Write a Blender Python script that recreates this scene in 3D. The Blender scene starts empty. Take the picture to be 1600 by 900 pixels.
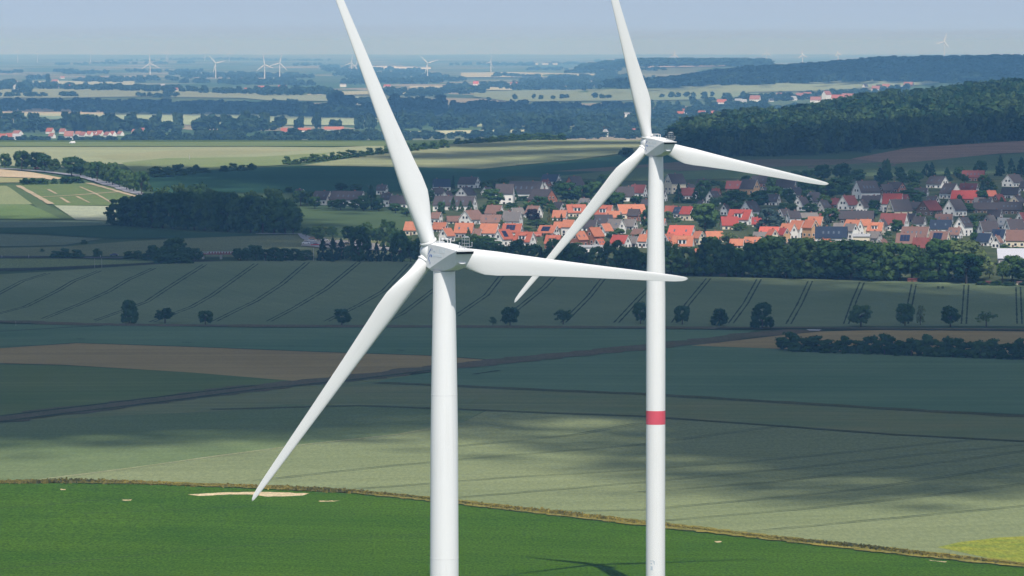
import bpy, bmesh, math, random
import numpy as np
from mathutils import Vector, Matrix
from mathutils.geometry import delaunay_2d_cdt

SC = bpy.context.scene
COL = SC.collection
R = math.radians
rnd = random.Random(7)

# ------------------------------------------------------------------ camera model (long lens, slightly pitched)
F, W0, H0 = 8500.0, 1600.0, 900.0          # focal length in pixels of the 1600 px wide photograph
CAMZ, EYE = 120.0, 68.0
PITCH = math.atan((450.0 - EYE) / F)
CP, SP = math.cos(PITCH), math.sin(PITCH)
SUN = Vector((11, -66, 98)).normalized()   # towards the sun

# ------------------------------------------------------------------ terrain heights
NEAR = [(150, -15), (600, -12), (813, -9), (1180, 0), (2280, 0), (2420, 2), (2684, 12), (2915, 13), (3165, 15), (3590, 22), (3955, 26)]
RIDGE = [(4497, 29), (4912, 31), (5300, 27), (6000, 6), (7000, -15), (8000, -20)]
FARR = [(20000, -10), (22000, 50), (24500, -20), (90000, -20)]
COLS = [
    (-1200, NEAR + RIDGE + [(90000, -20)]),
    (-200, NEAR + RIDGE + [(13000, -20), (14600, -10), (16500, -20), (90000, -20)]),
    (150, NEAR + RIDGE + [(13000, -20), (14600, -2), (16500, -20), (90000, -20)]),
    (450, NEAR + RIDGE + [(13000, -20), (14600, -10), (16500, -20), (90000, -20)]),
    (800, NEAR + RIDGE + [(12000, -20), (90000, -20)]),
    (1000, NEAR + [(4497, 29), (4912, 31), (5300, 27), (6000, 6), (7000, -15), (8000, -20), (12000, -15), (13500, 22), (15500, -20)] + FARR),
    (1200, NEAR + [(4400, 32), (4900, 36), (5400, 37), (6000, 28), (7000, -10), (8000, -20), (11000, -15), (12300, 10), (13500, 58), (15500, 0), (17000, -20)] + FARR),
    (1400, NEAR + [(4300, 34), (4900, 44), (5600, 53), (6300, 45), (7500, 0), (8500, -20), (11000, -10), (12300, 15), (13500, 80), (15500, 20), (18000, -20), (90000, -20)]),
    (1600, NEAR + [(4300, 36), (4900, 50), (5600, 66), (6300, 58), (7500, 5), (8500, -20), (11000, -10), (12300, 20), (13500, 82), (15500, 20), (18000, -20), (90000, -20)]),
    (2800, NEAR + [(4300, 42), (4900, 60), (5600, 80), (6300, 70), (7500, 5), (8500, -20), (11000, -10), (12300, 20), (13500, 90), (15500, 20), (18000, -20), (90000, -20)]),
]
NT = 1600
LD0, LD1 = math.log(150.0), math.log(90000.0)
_ld = np.linspace(LD0, LD1, NT)
_k = np.exp(-0.5 * (np.arange(-16, 17) / 6.0) ** 2); _k /= _k.sum()
_cols = []
for _p, _c in COLS:
    v = np.interp(np.exp(_ld), [a for a, b in _c], [b for a, b in _c])
    _cols.append(np.convolve(np.pad(v, 16, mode='edge'), _k, mode='valid'))
_cu = np.array([(c[0] - 800.0) / F for c in COLS])
NU = 700
_ug = np.linspace(_cu[0], _cu[-1], NU)
TAB = np.zeros((NU, NT))
for _i, _u in enumerate(_ug):
    j = int(np.clip(np.searchsorted(_cu, _u) - 1, 0, len(_cu) - 2))
    t = (_u - _cu[j]) / (_cu[j + 1] - _cu[j]); t = t * t * (3 - 2 * t)
    TAB[_i] = _cols[j] * (1 - t) + _cols[j + 1] * t

def zt(x, y):
    x = np.asarray(x, float); y = np.maximum(np.asarray(y, float), 151.0)
    u = np.clip(x / np.maximum(y, 500.0), _ug[0], _ug[-1] - 1e-9)
    a = (u - _ug[0]) / (_ug[1] - _ug[0]); b = (np.log(np.minimum(y, 89000.0)) - LD0) / (LD1 - LD0) * (NT - 1)
    i = np.clip(a.astype(int), 0, NU - 2); j = np.clip(b.astype(int), 0, NT - 2)
    a = a - i; b = b - j
    z = TAB[i, j] * (1 - a) * (1 - b) + TAB[i + 1, j] * a * (1 - b) + TAB[i, j + 1] * (1 - a) * b + TAB[i + 1, j + 1] * a * b
    far = np.clip((y - 6000.0) / 3000.0, 0, 1)
    return z + far * 2.0 * np.sin(x / 310.0 + y / 900.0) + 0.25 * np.sin(x / 47.0 + 1.3) * np.sin(y / 130.0)

def ray(px, py):
    cx = (np.asarray(px, float) - 800.0) / F; cy = (450.0 - np.asarray(py, float)) / F
    dy = CP + cy * SP; dz = -SP + cy * CP
    return cx / dy, dz / dy               # x and z slope per metre of forward distance

def hit(px, py, d0=600.0, d1=75000.0, n=700):
    """ground points seen at these places of the photograph"""
    sx, sz = ray(px, py)
    sx = np.atleast_1d(sx); sz = np.atleast_1d(sz)
    d = np.exp(np.linspace(math.log(d0), math.log(d1), n))
    g = CAMZ + sz[:, None] * d[None, :] - zt(sx[:, None] * d[None, :], np.broadcast_to(d, (len(sx), n)))
    below = g <= 0
    k = np.where(below.any(1), below.argmax(1), n - 1); k = np.maximum(k, 1)
    r = np.arange(len(sx)); g0, g1 = g[r, k - 1], g[r, k]
    t = np.clip(g0 / np.where(abs(g0 - g1) < 1e-9, 1e-9, g0 - g1), 0, 1)
    D = d[k - 1] + (d[k] - d[k - 1]) * t
    X = sx * D
    return X, D, zt(X, D)

def ground(px, py, d0=600.0, d1=75000.0):
    x, y, z = hit([px], [py], d0, d1)
    return Vector((x[0], y[0], z[0]))

def project(x, y, z):
    f = y * CP - (z - CAMZ) * SP; u = y * SP + (z - CAMZ) * CP
    return 800 + F * x / f, 450 - F * u / f

# ------------------------------------------------------------------ materials
MATS = {}
def _mat(name):
    m = bpy.data.materials.new(name); m.use_nodes = True
    nt = m.node_tree; nt.nodes.clear()
    out = nt.nodes.new('ShaderNodeOutputMaterial')
    MATS[name] = m
    return m, nt, out
def N(nt, t, **kw):
    n = nt.nodes.new(t)
    for k, v in kw.items():
        if k in n.inputs: n.inputs[k].default_value = v
        else: setattr(n, k, v)
    return n
def L(nt, a, b): nt.links.new(a, b)
def c4(c): return (c[0], c[1], c[2], 1.0)

def mat_plain(name, col, rough=0.6, spec=0.3, var=0.0, scale=1.0):
    m, nt, out = _mat(name)
    b = N(nt, 'ShaderNodeBsdfPrincipled', Roughness=rough)
    b.inputs['Specular IOR Level'].default_value = spec
    b.inputs['Base Color'].default_value = c4(col)
    if var:
        g = N(nt, 'ShaderNodeNewGeometry'); no = N(nt, 'ShaderNodeTexNoise', Scale=scale, Detail=4.0)
        L(nt, g.outputs['Position'], no.inputs['Vector'])
        mx = N(nt, 'ShaderNodeMix', data_type='RGBA')
        mx.inputs[6].default_value = c4([x * (1 - var) for x in col]); mx.inputs[7].default_value = c4([min(1, x * (1 + var)) for x in col])
        L(nt, no.outputs['Fac'], mx.inputs[0]); L(nt, mx.outputs[2], b.inputs['Base Color'])
    L(nt, b.outputs[0], out.inputs[0])
    return m

def mat_streaked(name, col, dirt):
    """gloss paint with faint run marks and soiling along the length"""
    m, nt, out = _mat(name); tc = N(nt, 'ShaderNodeTexCoord')
    mp = N(nt, 'ShaderNodeMapping'); mp.inputs['Scale'].default_value = (2.2, 2.2, 0.06); L(nt, tc.outputs['Object'], mp.inputs['Vector'])
    n1 = N(nt, 'ShaderNodeTexNoise', Scale=1.0, Detail=5.0, Roughness=0.6); L(nt, mp.outputs[0], n1.inputs['Vector'])
    n2 = N(nt, 'ShaderNodeTexNoise', Scale=0.12, Detail=3.0); L(nt, tc.outputs['Object'], n2.inputs['Vector'])
    mu = N(nt, 'ShaderNodeMath', operation='MULTIPLY'); L(nt, ramp2(nt, n1.outputs['Fac'], 0.45, 0.8), mu.inputs[0]); L(nt, ramp2(nt, n2.outputs['Fac'], 0.35, 0.7), mu.inputs[1])
    mx = N(nt, 'ShaderNodeMix', data_type='RGBA'); mx.inputs[6].default_value = c4(col); mx.inputs[7].default_value = c4(dirt); L(nt, mu.outputs[0], mx.inputs[0])
    b = N(nt, 'ShaderNodeBsdfPrincipled', Roughness=0.42); b.inputs['Specular IOR Level'].default_value = 0.4
    L(nt, mx.outputs[2], b.inputs['Base Color']); L(nt, b.outputs[0], out.inputs[0]); return m
def ramp2(nt, fac, lo, hi):
    r = N(nt, 'ShaderNodeMapRange'); r.inputs['From Min'].default_value = lo; r.inputs['From Max'].default_value = hi
    L(nt, fac, r.inputs['Value']); return r.outputs[0]

def mat_crop(name, c1, c2, patch=140.0, rows=None, rowdir=0.0, rowamt=0.12, grain=0.25, grainscale=1.2, grainy=0.2):
    """a crop: patches of two tones, fine grain of the leaves, faint drill rows"""
    m, nt, out = _mat(name)
    g = N(nt, 'ShaderNodeNewGeometry')
    n1 = N(nt, 'ShaderNodeTexNoise', Scale=1.0 / patch, Detail=6.0, Roughness=0.62)
    L(nt, g.outputs['Position'], n1.inputs['Vector'])
    mx = N(nt, 'ShaderNodeMix', data_type='RGBA'); mx.inputs[6].default_value = c4(c1); mx.inputs[7].default_value = c4(c2)
    L(nt, ramp2(nt, n1.outputs['Fac'], 0.32, 0.68), mx.inputs[0])
    mp = N(nt, 'ShaderNodeMapping'); mp.inputs['Scale'].default_value = (grainscale, grainscale * grainy, grainscale)
    L(nt, g.outputs['Position'], mp.inputs['Vector'])
    n2 = N(nt, 'ShaderNodeTexNoise', Scale=1.0, Detail=3.0, Roughness=0.7); L(nt, mp.outputs[0], n2.inputs['Vector'])
    v = N(nt, 'ShaderNodeMapRange'); v.inputs['From Min'].default_value = 0.3; v.inputs['From Max'].default_value = 0.7
    v.inputs['To Min'].default_value = 1 - grain; v.inputs['To Max'].default_value = 1 + grain
    L(nt, n2.outputs['Fac'], v.inputs['Value'])
    val = v.outputs[0]
    if rows:
        mr = N(nt, 'ShaderNodeMapping'); mr.inputs['Rotation'].default_value = (0, 0, rowdir)
        L(nt, g.outputs['Position'], mr.inputs['Vector'])
        sx = N(nt, 'ShaderNodeSeparateXYZ'); L(nt, mr.outputs[0], sx.inputs[0])
        cx = N(nt, 'ShaderNodeCombineXYZ'); L(nt, sx.outputs['Y'], cx.inputs['Y'])
        mu = N(nt, 'ShaderNodeMath', operation='MULTIPLY'); L(nt, sx.outputs['X'], mu.inputs[0]); mu.inputs[1].default_value = 0.02
        L(nt, mu.outputs[0], cx.inputs['X'])
        n3 = N(nt, 'ShaderNodeTexNoise', Scale=1.0 / rows, Detail=3.0, Roughness=0.75); L(nt, cx.outputs[0], n3.inputs['Vector'])
        v2 = N(nt, 'ShaderNodeMapRange'); v2.inputs['From Min'].default_value = 0.3; v2.inputs['From Max'].default_value = 0.7
        v2.inputs['To Min'].default_value = 1 - rowamt; v2.inputs['To Max'].default_value = 1 + rowamt
        L(nt, n3.outputs['Fac'], v2.inputs['Value'])
        mm = N(nt, 'ShaderNodeMath', operation='MULTIPLY'); L(nt, val, mm.inputs[0]); L(nt, v2.outputs[0], mm.inputs[1]); val = mm.outputs[0]
    sc = N(nt, 'ShaderNodeVectorMath', operation='SCALE'); L(nt, mx.outputs[2], sc.inputs[0]); L(nt, val, sc.inputs['Scale'])
    b = N(nt, 'ShaderNodeBsdfDiffuse', Roughness=0.6)
    L(nt, sc.outputs[0], b.inputs['Color']); L(nt, b.outputs[0], out.inputs[0])
    return m

def mat_leaf(name, c1, c2, attr=False):
    """foliage: each tree its own tone, lighter and darker sprays, light coming through thin leaves"""
    m, nt, out = _mat(name)
    g = N(nt, 'ShaderNodeNewGeometry')
    no = N(nt, 'ShaderNodeTexNoise', Scale=0.35, Detail=4.0); L(nt, g.outputs['Position'], no.inputs['Vector'])
    if attr:
        a = N(nt, 'ShaderNodeAttribute', attribute_name='tint'); f = a.outputs['Fac']
    else:
        a = N(nt, 'ShaderNodeObjectInfo'); f = a.outputs['Random']
    ad = N(nt, 'ShaderNodeMath', operation='MULTIPLY_ADD'); L(nt, no.outputs['Fac'], ad.inputs[0]); ad.inputs[1].default_value = 1.0
    s = N(nt, 'ShaderNodeMath', operation='MULTIPLY_ADD'); L(nt, f, s.inputs[0]); s.inputs[1].default_value = 0.8; s.inputs[2].default_value = -0.4
    L(nt, s.outputs[0], ad.inputs[2])
    mx = N(nt, 'ShaderNodeMix', data_type='RGBA'); mx.inputs[6].default_value = c4(c1); mx.inputs[7].default_value = c4(c2)
    L(nt, ad.outputs[0], mx.inputs[0])
    d = N(nt, 'ShaderNodeBsdfDiffuse'); t = N(nt, 'ShaderNodeBsdfTranslucent')
    L(nt, mx.outputs[2], d.inputs['Color']); L(nt, mx.outputs[2], t.inputs['Color'])
    ms = N(nt, 'ShaderNodeMixShader'); ms.inputs[0].default_value = 0.22
    L(nt, d.outputs[0], ms.inputs[1]); L(nt, t.outputs[0], ms.inputs[2]); L(nt, ms.outputs[0], out.inputs[0])
    return m

def mat_tiles(name, c1, c2, dirt):
    """roof tiles: courses, tile to tile tone, weathering"""
    m, nt, out = _mat(name)
    tc = N(nt, 'ShaderNodeTexCoord'); oi = N(nt, 'ShaderNodeObjectInfo')
    n1 = N(nt, 'ShaderNodeTexNoise', Scale=0.55, Detail=5.0); L(nt, tc.outputs['Object'], n1.inputs['Vector'])
    n2 = N(nt, 'ShaderNodeTexNoise', Scale=4.5, Detail=2.0); L(nt, tc.outputs['Object'], n2.inputs['Vector'])
    wv = N(nt, 'ShaderNodeTexWave', Scale=1.3, Distortion=0.4, bands_direction='Z'); L(nt, tc.outputs['Object'], wv.inputs['Vector'])
    mx = N(nt, 'ShaderNodeMix', data_type='RGBA'); mx.inputs[6].default_value = c4(c1); mx.inputs[7].default_value = c4(c2)
    ad = N(nt, 'ShaderNodeMath', operation='ADD'); L(nt, n2.outputs['Fac'], ad.inputs[0])
    ra = N(nt, 'ShaderNodeMath', operation='MULTIPLY_ADD'); L(nt, oi.outputs['Random'], ra.inputs[0]); ra.inputs[1].default_value = 0.8; ra.inputs[2].default_value = -0.4
    L(nt, ra.outputs[0], ad.inputs[1]); L(nt, ad.outputs[0], mx.inputs[0])
    m2 = N(nt, 'ShaderNodeMix', data_type='RGBA'); m2.inputs[7].default_value = c4(dirt)
    L(nt, mx.outputs[2], m2.inputs[6])
    L(nt, ramp2(nt, n1.outputs['Fac'], 0.5, 0.95), m2.inputs[0])
    m3 = N(nt, 'ShaderNodeMix', data_type='RGBA', blend_type='MULTIPLY'); m3.inputs[0].default_value = 0.25
    L(nt, m2.outputs[2], m3.inputs[6]); L(nt, wv.outputs['Color'], m3.inputs[7])
    b = N(nt, 'ShaderNodeBsdfPrincipled', Roughness=0.75); b.inputs['Specular IOR Level'].default_value = 0.2
    L(nt, m3.outputs[2], b.inputs['Base Color']); L(nt, b.outputs[0], out.inputs[0])
    return m

# ------------------------------------------------------------------ mesh helpers
class MB:
    def __init__(s): s.v = []; s.f = []; s.mi = []
    def add(s, vs, fs, mi=0):
        o = len(s.v); s.v += [tuple(p) for p in vs]; s.f += [tuple(i + o for i in f) for f in fs]; s.mi += [mi] * len(fs)
    def box(s, a, b, M=None, mi=0):
        vs = [Vector((x, y, z)) for z in (a[2], b[2]) for y in (a[1], b[1]) for x in (a[0], b[0])]
        if M: vs = [M @ v for v in vs]
        s.add(vs, [(0, 2, 3, 1), (4, 5, 7, 6), (0, 1, 5, 4), (2, 6, 7, 3), (0, 4, 6, 2), (1, 3, 7, 5)], mi)
    def rod(s, p, q, r, n=6, r2=None):
        p, q = Vector(p), Vector(q); d = (q - p).normalized()
        a = d.orthogonal().normalized(); b = d.cross(a); r2 = r if r2 is None else r2
        vs = []
        for c, rr in ((p, r), (q, r2)):
            for k in range(n):
                t = 2 * math.pi * k / n; vs.append(c + a * (rr * math.cos(t)) + b * (rr * math.sin(t)))
        fs = [(k, (k + 1) % n, n + (k + 1) % n, n + k) for k in range(n)] + [tuple(range(n - 1, -1, -1)), tuple(range(n, 2 * n))]
        s.add(vs, fs)
    def lathe(s, prof, n=32, M=None, cap=True):
        vs = []
        for r, z in prof:
            for k in range(n):
                t = 2 * math.pi * k / n; vs.append(Vector((r * math.cos(t), r * math.sin(t), z)))
        if M: vs = [M @ v for v in vs]
        fs = []
        for i in range(len(prof) - 1):
            for k in range(n):
                fs.append((i * n + k, i * n + (k + 1) % n, (i + 1) * n + (k + 1) % n, (i + 1) * n + k))
        if cap: fs += [tuple(range(n - 1, -1, -1)), tuple(range((len(prof) - 1) * n, len(prof) * n))]
        s.add(vs, fs)
    def mesh(s, name, mats, smooth=False):
        me = bpy.data.meshes.new(name); me.from_pydata(s.v, [], s.f)
        for m in (mats if isinstance(mats, (list, tuple)) else [mats]): me.materials.append(m)
        if any(s.mi): me.polygons.foreach_set('material_index', s.mi)
        if smooth:
            me.polygons.foreach_set('use_smooth', [True] * len(me.polygons))
        me.update(); return me
    def obj(s, name, mats, parent=None, smooth=False, loc=None):
        return link(name, s.mesh(name, mats, smooth), parent, loc)

def link(name, data, parent=None, loc=None):
    o = bpy.data.objects.new(name, data); COL.objects.link(o)
    if parent is not None: o.parent = parent
    if loc is not None: o.location = loc
    return o

THINGS = []
def thing(o, label, cat, group=None, key=None):
    """key: (row phrase, sort x, zone phrase) used to tell look-alikes apart"""
    o['category'] = cat
    if group: o['group'] = group
    THINGS.append((o, label, key)); return o
def struct(o, kind='structure', label=None):
    o['kind'] = kind
    if label: o['label'] = label
    return o
def empty(name, loc, rz=0.0):
    o = link(name, None); o.location = loc; o.rotation_euler = (0, 0, rz); o.empty_display_size = 1.0; return o

def ORD(n):
    return ['first', 'second', 'third', 'fourth', 'fifth', 'sixth', 'seventh', 'eighth', 'ninth', 'tenth', 'eleventh', 'twelfth', 'thirteenth', 'fourteenth', 'fifteenth', 'sixteenth',
            'seventeenth', 'eighteenth', 'nineteenth', 'twentieth'][n] if n < 20 else '%dth' % (n + 1)
def zone(px):
    return 'left of both towers' if px < 680 else ('between the towers' if px < 1025 else 'right of both towers')
def finish_labels():
    by = {}
    for o, lab, key in THINGS:
        if key is None: o['label'] = lab; continue
        by.setdefault((lab, key[0], key[2]), []).append((key[1], o))
    for (lab, row, zn), v in by.items():
        v.sort(key=lambda p: p[0])
        head = lab + (' ' + row if row else '') + (', ' + zn if zn else '')
        for i, (_x, o) in enumerate(v):
            t = head if len(v) == 1 else head + ', ' + (ORD(i) + ' from left' if i < len(v) - 1 or len(v) > 2 else 'second from left')
            o['label'] = t
# ------------------------------------------------------------------ the ground: one sheet to the horizon
def far_ground():
    m, nt, out = _mat('ground_patchwork')
    g = N(nt, 'ShaderNodeNewGeometry')
    mp = N(nt, 'ShaderNodeMapping'); mp.inputs['Rotation'].default_value = (0, 0, 0.5); mp.inputs['Scale'].default_value = (1 / 420.0, 1 / 700.0, 0.0)
    L(nt, g.outputs['Position'], mp.inputs['Vector'])
    vo = N(nt, 'ShaderNodeTexVoronoi', distance='CHEBYCHEV', Scale=1.0); L(nt, mp.outputs[0], vo.inputs['Vector'])
    sx = N(nt, 'ShaderNodeSeparateColor'); L(nt, vo.outputs['Color'], sx.inputs[0])
    cr = N(nt, 'ShaderNodeValToRGB'); cr.color_ramp.interpolation = 'CONSTANT'
    el = cr.color_ramp.elements; cols = [(0.05, 0.09, 0.035), (0.085, 0.12, 0.06), (0.055, 0.1, 0.04), (0.19, 0.2, 0.12), (0.06, 0.09, 0.05), (0.13, 0.15, 0.09), (0.25, 0.22, 0.15), (0.075, 0.12, 0.05)]
    el[0].color = c4(cols[0]); el[1].position = 0.125; el[1].color = c4(cols[1])
    for i in range(2, 8):
        e = el.new(i / 8.0); e.color = c4(cols[i])
    L(nt, sx.outputs[0], cr.inputs[0])
    n1 = N(nt, 'ShaderNodeTexNoise', Scale=1 / 90.0, Detail=6.0); L(nt, g.outputs['Position'], n1.inputs['Vector'])
    sc = N(nt, 'ShaderNodeVectorMath', operation='SCALE'); L(nt, cr.outputs[0], sc.inputs[0])
    r = ramp2(nt, n1.outputs['Fac'], 0.2, 0.8); a = N(nt, 'ShaderNodeMath', operation='MULTIPLY_ADD'); L(nt, r, a.inputs[0]); a.inputs[1].default_value = 0.6; a.inputs[2].default_value = 0.7
    L(nt, a.outputs[0], sc.inputs['Scale'])
    # close to the camera the base is plain meadow
    sp = N(nt, 'ShaderNodeSeparateXYZ'); L(nt, g.outputs['Position'], sp.inputs[0])
    mx = N(nt, 'ShaderNodeMix', data_type='RGBA'); mx.inputs[6].default_value = (0.065, 0.1, 0.045, 1)
    L(nt, ramp2(nt, sp.outputs['Y'], 5600.0, 6400.0), mx.inputs[0]); L(nt, sc.outputs[0], mx.inputs[7])
    b = N(nt, 'ShaderNodeBsdfDiffuse'); L(nt, mx.outputs[2], b.inputs[0]); L(nt, b.outputs[0], out.inputs[0])
    return m
def build_ground():
    us = np.concatenate([np.linspace(-2.2, -0.3, 14)[:-1], np.linspace(-0.3, -0.13, 24)[:-1], np.linspace(-0.13, 0.13, 261), np.linspace(0.13, 0.3, 24)[1:], np.linspace(0.3, 2.2, 14)[1:]])
    ds = np.concatenate([[-400, -200, 0], np.exp(np.linspace(math.log(150), math.log(70000), 760))])
    D, U = np.meshgrid(ds, us, indexing='ij')
    X = U * (np.maximum(D, 0) * 0.86 + 400.0); Y = D
    # columns are straight lines of sight only far out; the sheet is wider than the view everywhere
    Z = zt(X, Y)
    nr, nc = D.shape
    v = np.stack([X.ravel(), Y.ravel(), Z.ravel()], 1)
    idx = np.arange(nr * nc).reshape(nr, nc)
    q = np.stack([idx[:-1, :-1].ravel(), idx[:-1, 1:].ravel(), idx[1:, 1:].ravel(), idx[1:, :-1].ravel()], 1)
    me = bpy.data.meshes.new('ground'); me.vertices.add(len(v)); me.vertices.foreach_set('co', v.ravel())
    me.loops.add(q.size); me.loops.foreach_set('vertex_index', q.ravel())
    me.polygons.add(len(q)); me.polygons.foreach_set('loop_start', np.arange(0, q.size, 4)); me.polygons.foreach_set('loop_total', np.full(len(q), 4))
    me.polygons.foreach_set('use_smooth', np.ones(len(q), bool))
    me.update(calc_edges=True); me.validate(); me.materials.append(far_ground())
    struct(link('ground', me))

def densify(poly, step=14.0, closed=True):
    out = []
    n = len(poly)
    for i in range(n if closed else n - 1):
        a, b = poly[i], poly[(i + 1) % n]
        k = max(1, int(math.hypot(b[0] - a[0], (b[1] - a[1]) * 3) / step))
        for j in range(k):
            t = j / k; out.append((a[0] + (b[0] - a[0]) * t, a[1] + (b[1] - a[1]) * t))
    if not closed: out.append(poly[-1])
    return out
def inside(px, py, poly):
    c = np.zeros(len(px), bool); n = len(poly)
    for i in range(n):
        x1, y1 = poly[i]; x2, y2 = poly[(i + 1) % n]
        if y1 == y2: continue
        k = ((y1 > py) != (y2 > py)) & (px < (x2 - x1) * (py - y1) / (y2 - y1) + x1)
        c ^= k
    return c
LAYER = [0]
def wobble(p, a):
    return [(x + rnd.uniform(-a, a) * 3, y + rnd.uniform(-a, a)) for x, y in p]
def field(name, poly, mat, d0, d1, lift=None, parent=None, lat=(26, 5), kind='structure'):
    """a sheet of ground cover laid over the terrain inside an outline"""
    LAYER[0] += 1
    p = densify(poly)
    xs = [a for a, b in poly]; ys = [b for a, b in poly]
    gx, gy = np.meshgrid(np.arange(min(xs), max(xs), lat[0]), np.arange(min(ys) + 0.7, max(ys), lat[1]))
    gx = gx.ravel(); gy = gy.ravel(); k = inside(gx, gy, poly); gx = gx[k]; gy = gy[k]
    pts = [Vector((a, b * 3)) for a, b in p] + [Vector((a, b * 3)) for a, b in zip(gx, gy)]
    n = len(p)
    vs, es, fs, *_ = delaunay_2d_cdt(pts, [(i, (i + 1) % n) for i in range(n)], [], 1, 1e-4)
    vx = np.array([v.x for v in vs]); vy = np.array([v.y / 3 for v in vs])
    X, Y, Z = hit(vx, vy, d0, d1)
    h = (0.06 + 0.012 * LAYER[0]) if lift is None else lift
    Z = Z + h + np.maximum(0, Y - 6000) * 2e-4
    mb = MB(); mb.add(list(zip(X, Y, Z)), [tuple(f) for f in fs])
    o = mb.obj(name, mat, parent, smooth=True)
    bm = bmesh.new(); bm.from_mesh(o.data); bmesh.ops.recalc_face_normals(bm, faces=bm.faces)
    if bm.faces and sum(f.normal.z for f in bm.faces) < 0: bmesh.ops.reverse_faces(bm, faces=bm.faces)
    bm.to_mesh(o.data); bm.free()
    if parent is None: struct(o, kind)
    return o
def strips(name, lines, width, mat, d0, d1, lift, parent=None, gauge=None, step=8.0):
    """narrow bands along lines on the ground; gauge = a pair of wheel marks that far apart. width in metres (number or one per line)"""
    mb = MB()
    for li, ln in enumerate(lines):
        p = densify(ln, step, closed=False)
        X, Y, Z = hit([a for a, b in p], [b for a, b in p], d0, d1)
        w0 = width[li] if isinstance(width, (list, tuple)) else width
        for off in ((-gauge / 2, gauge / 2) if gauge else (0.0,)):
            P = np.stack([X, Y], 1); T = np.gradient(P, axis=0); T /= np.linalg.norm(T, axis=1)[:, None] + 1e-9
            Nn = np.stack([T[:, 1], -T[:, 0]], 1)
            ww = w0 * (np.linspace(w0 and 1, 1, len(P)))
            ws = np.array([w0 * rnd.uniform(0.55, 1.25) for _ in P]) if gauge else np.array([w0 * rnd.uniform(0.72, 1.25) for _ in P])
            A = P + Nn * (off - ws / 2)[:, None]; B = P + Nn * (off + ws / 2)[:, None]
            vs = [(a[0], a[1], float(zt(a[0], a[1])) + lift) for a in A] + [(a[0], a[1], float(zt(a[0], a[1])) + lift) for a in B]
            n = len(P)
            mb.add(vs, [(i, i + 1, n + i + 1, n + i) for i in range(n - 1)])
    o = mb.obj(name, mat, parent)
    bm = bmesh.new(); bm.from_mesh(o.data)
    for f in bm.faces:
        f.normal_update()
        if f.normal.z < 0: f.normal_flip()
    bm.to_mesh(o.data); bm.free()
    if parent is None: struct(o)
    return o

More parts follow.
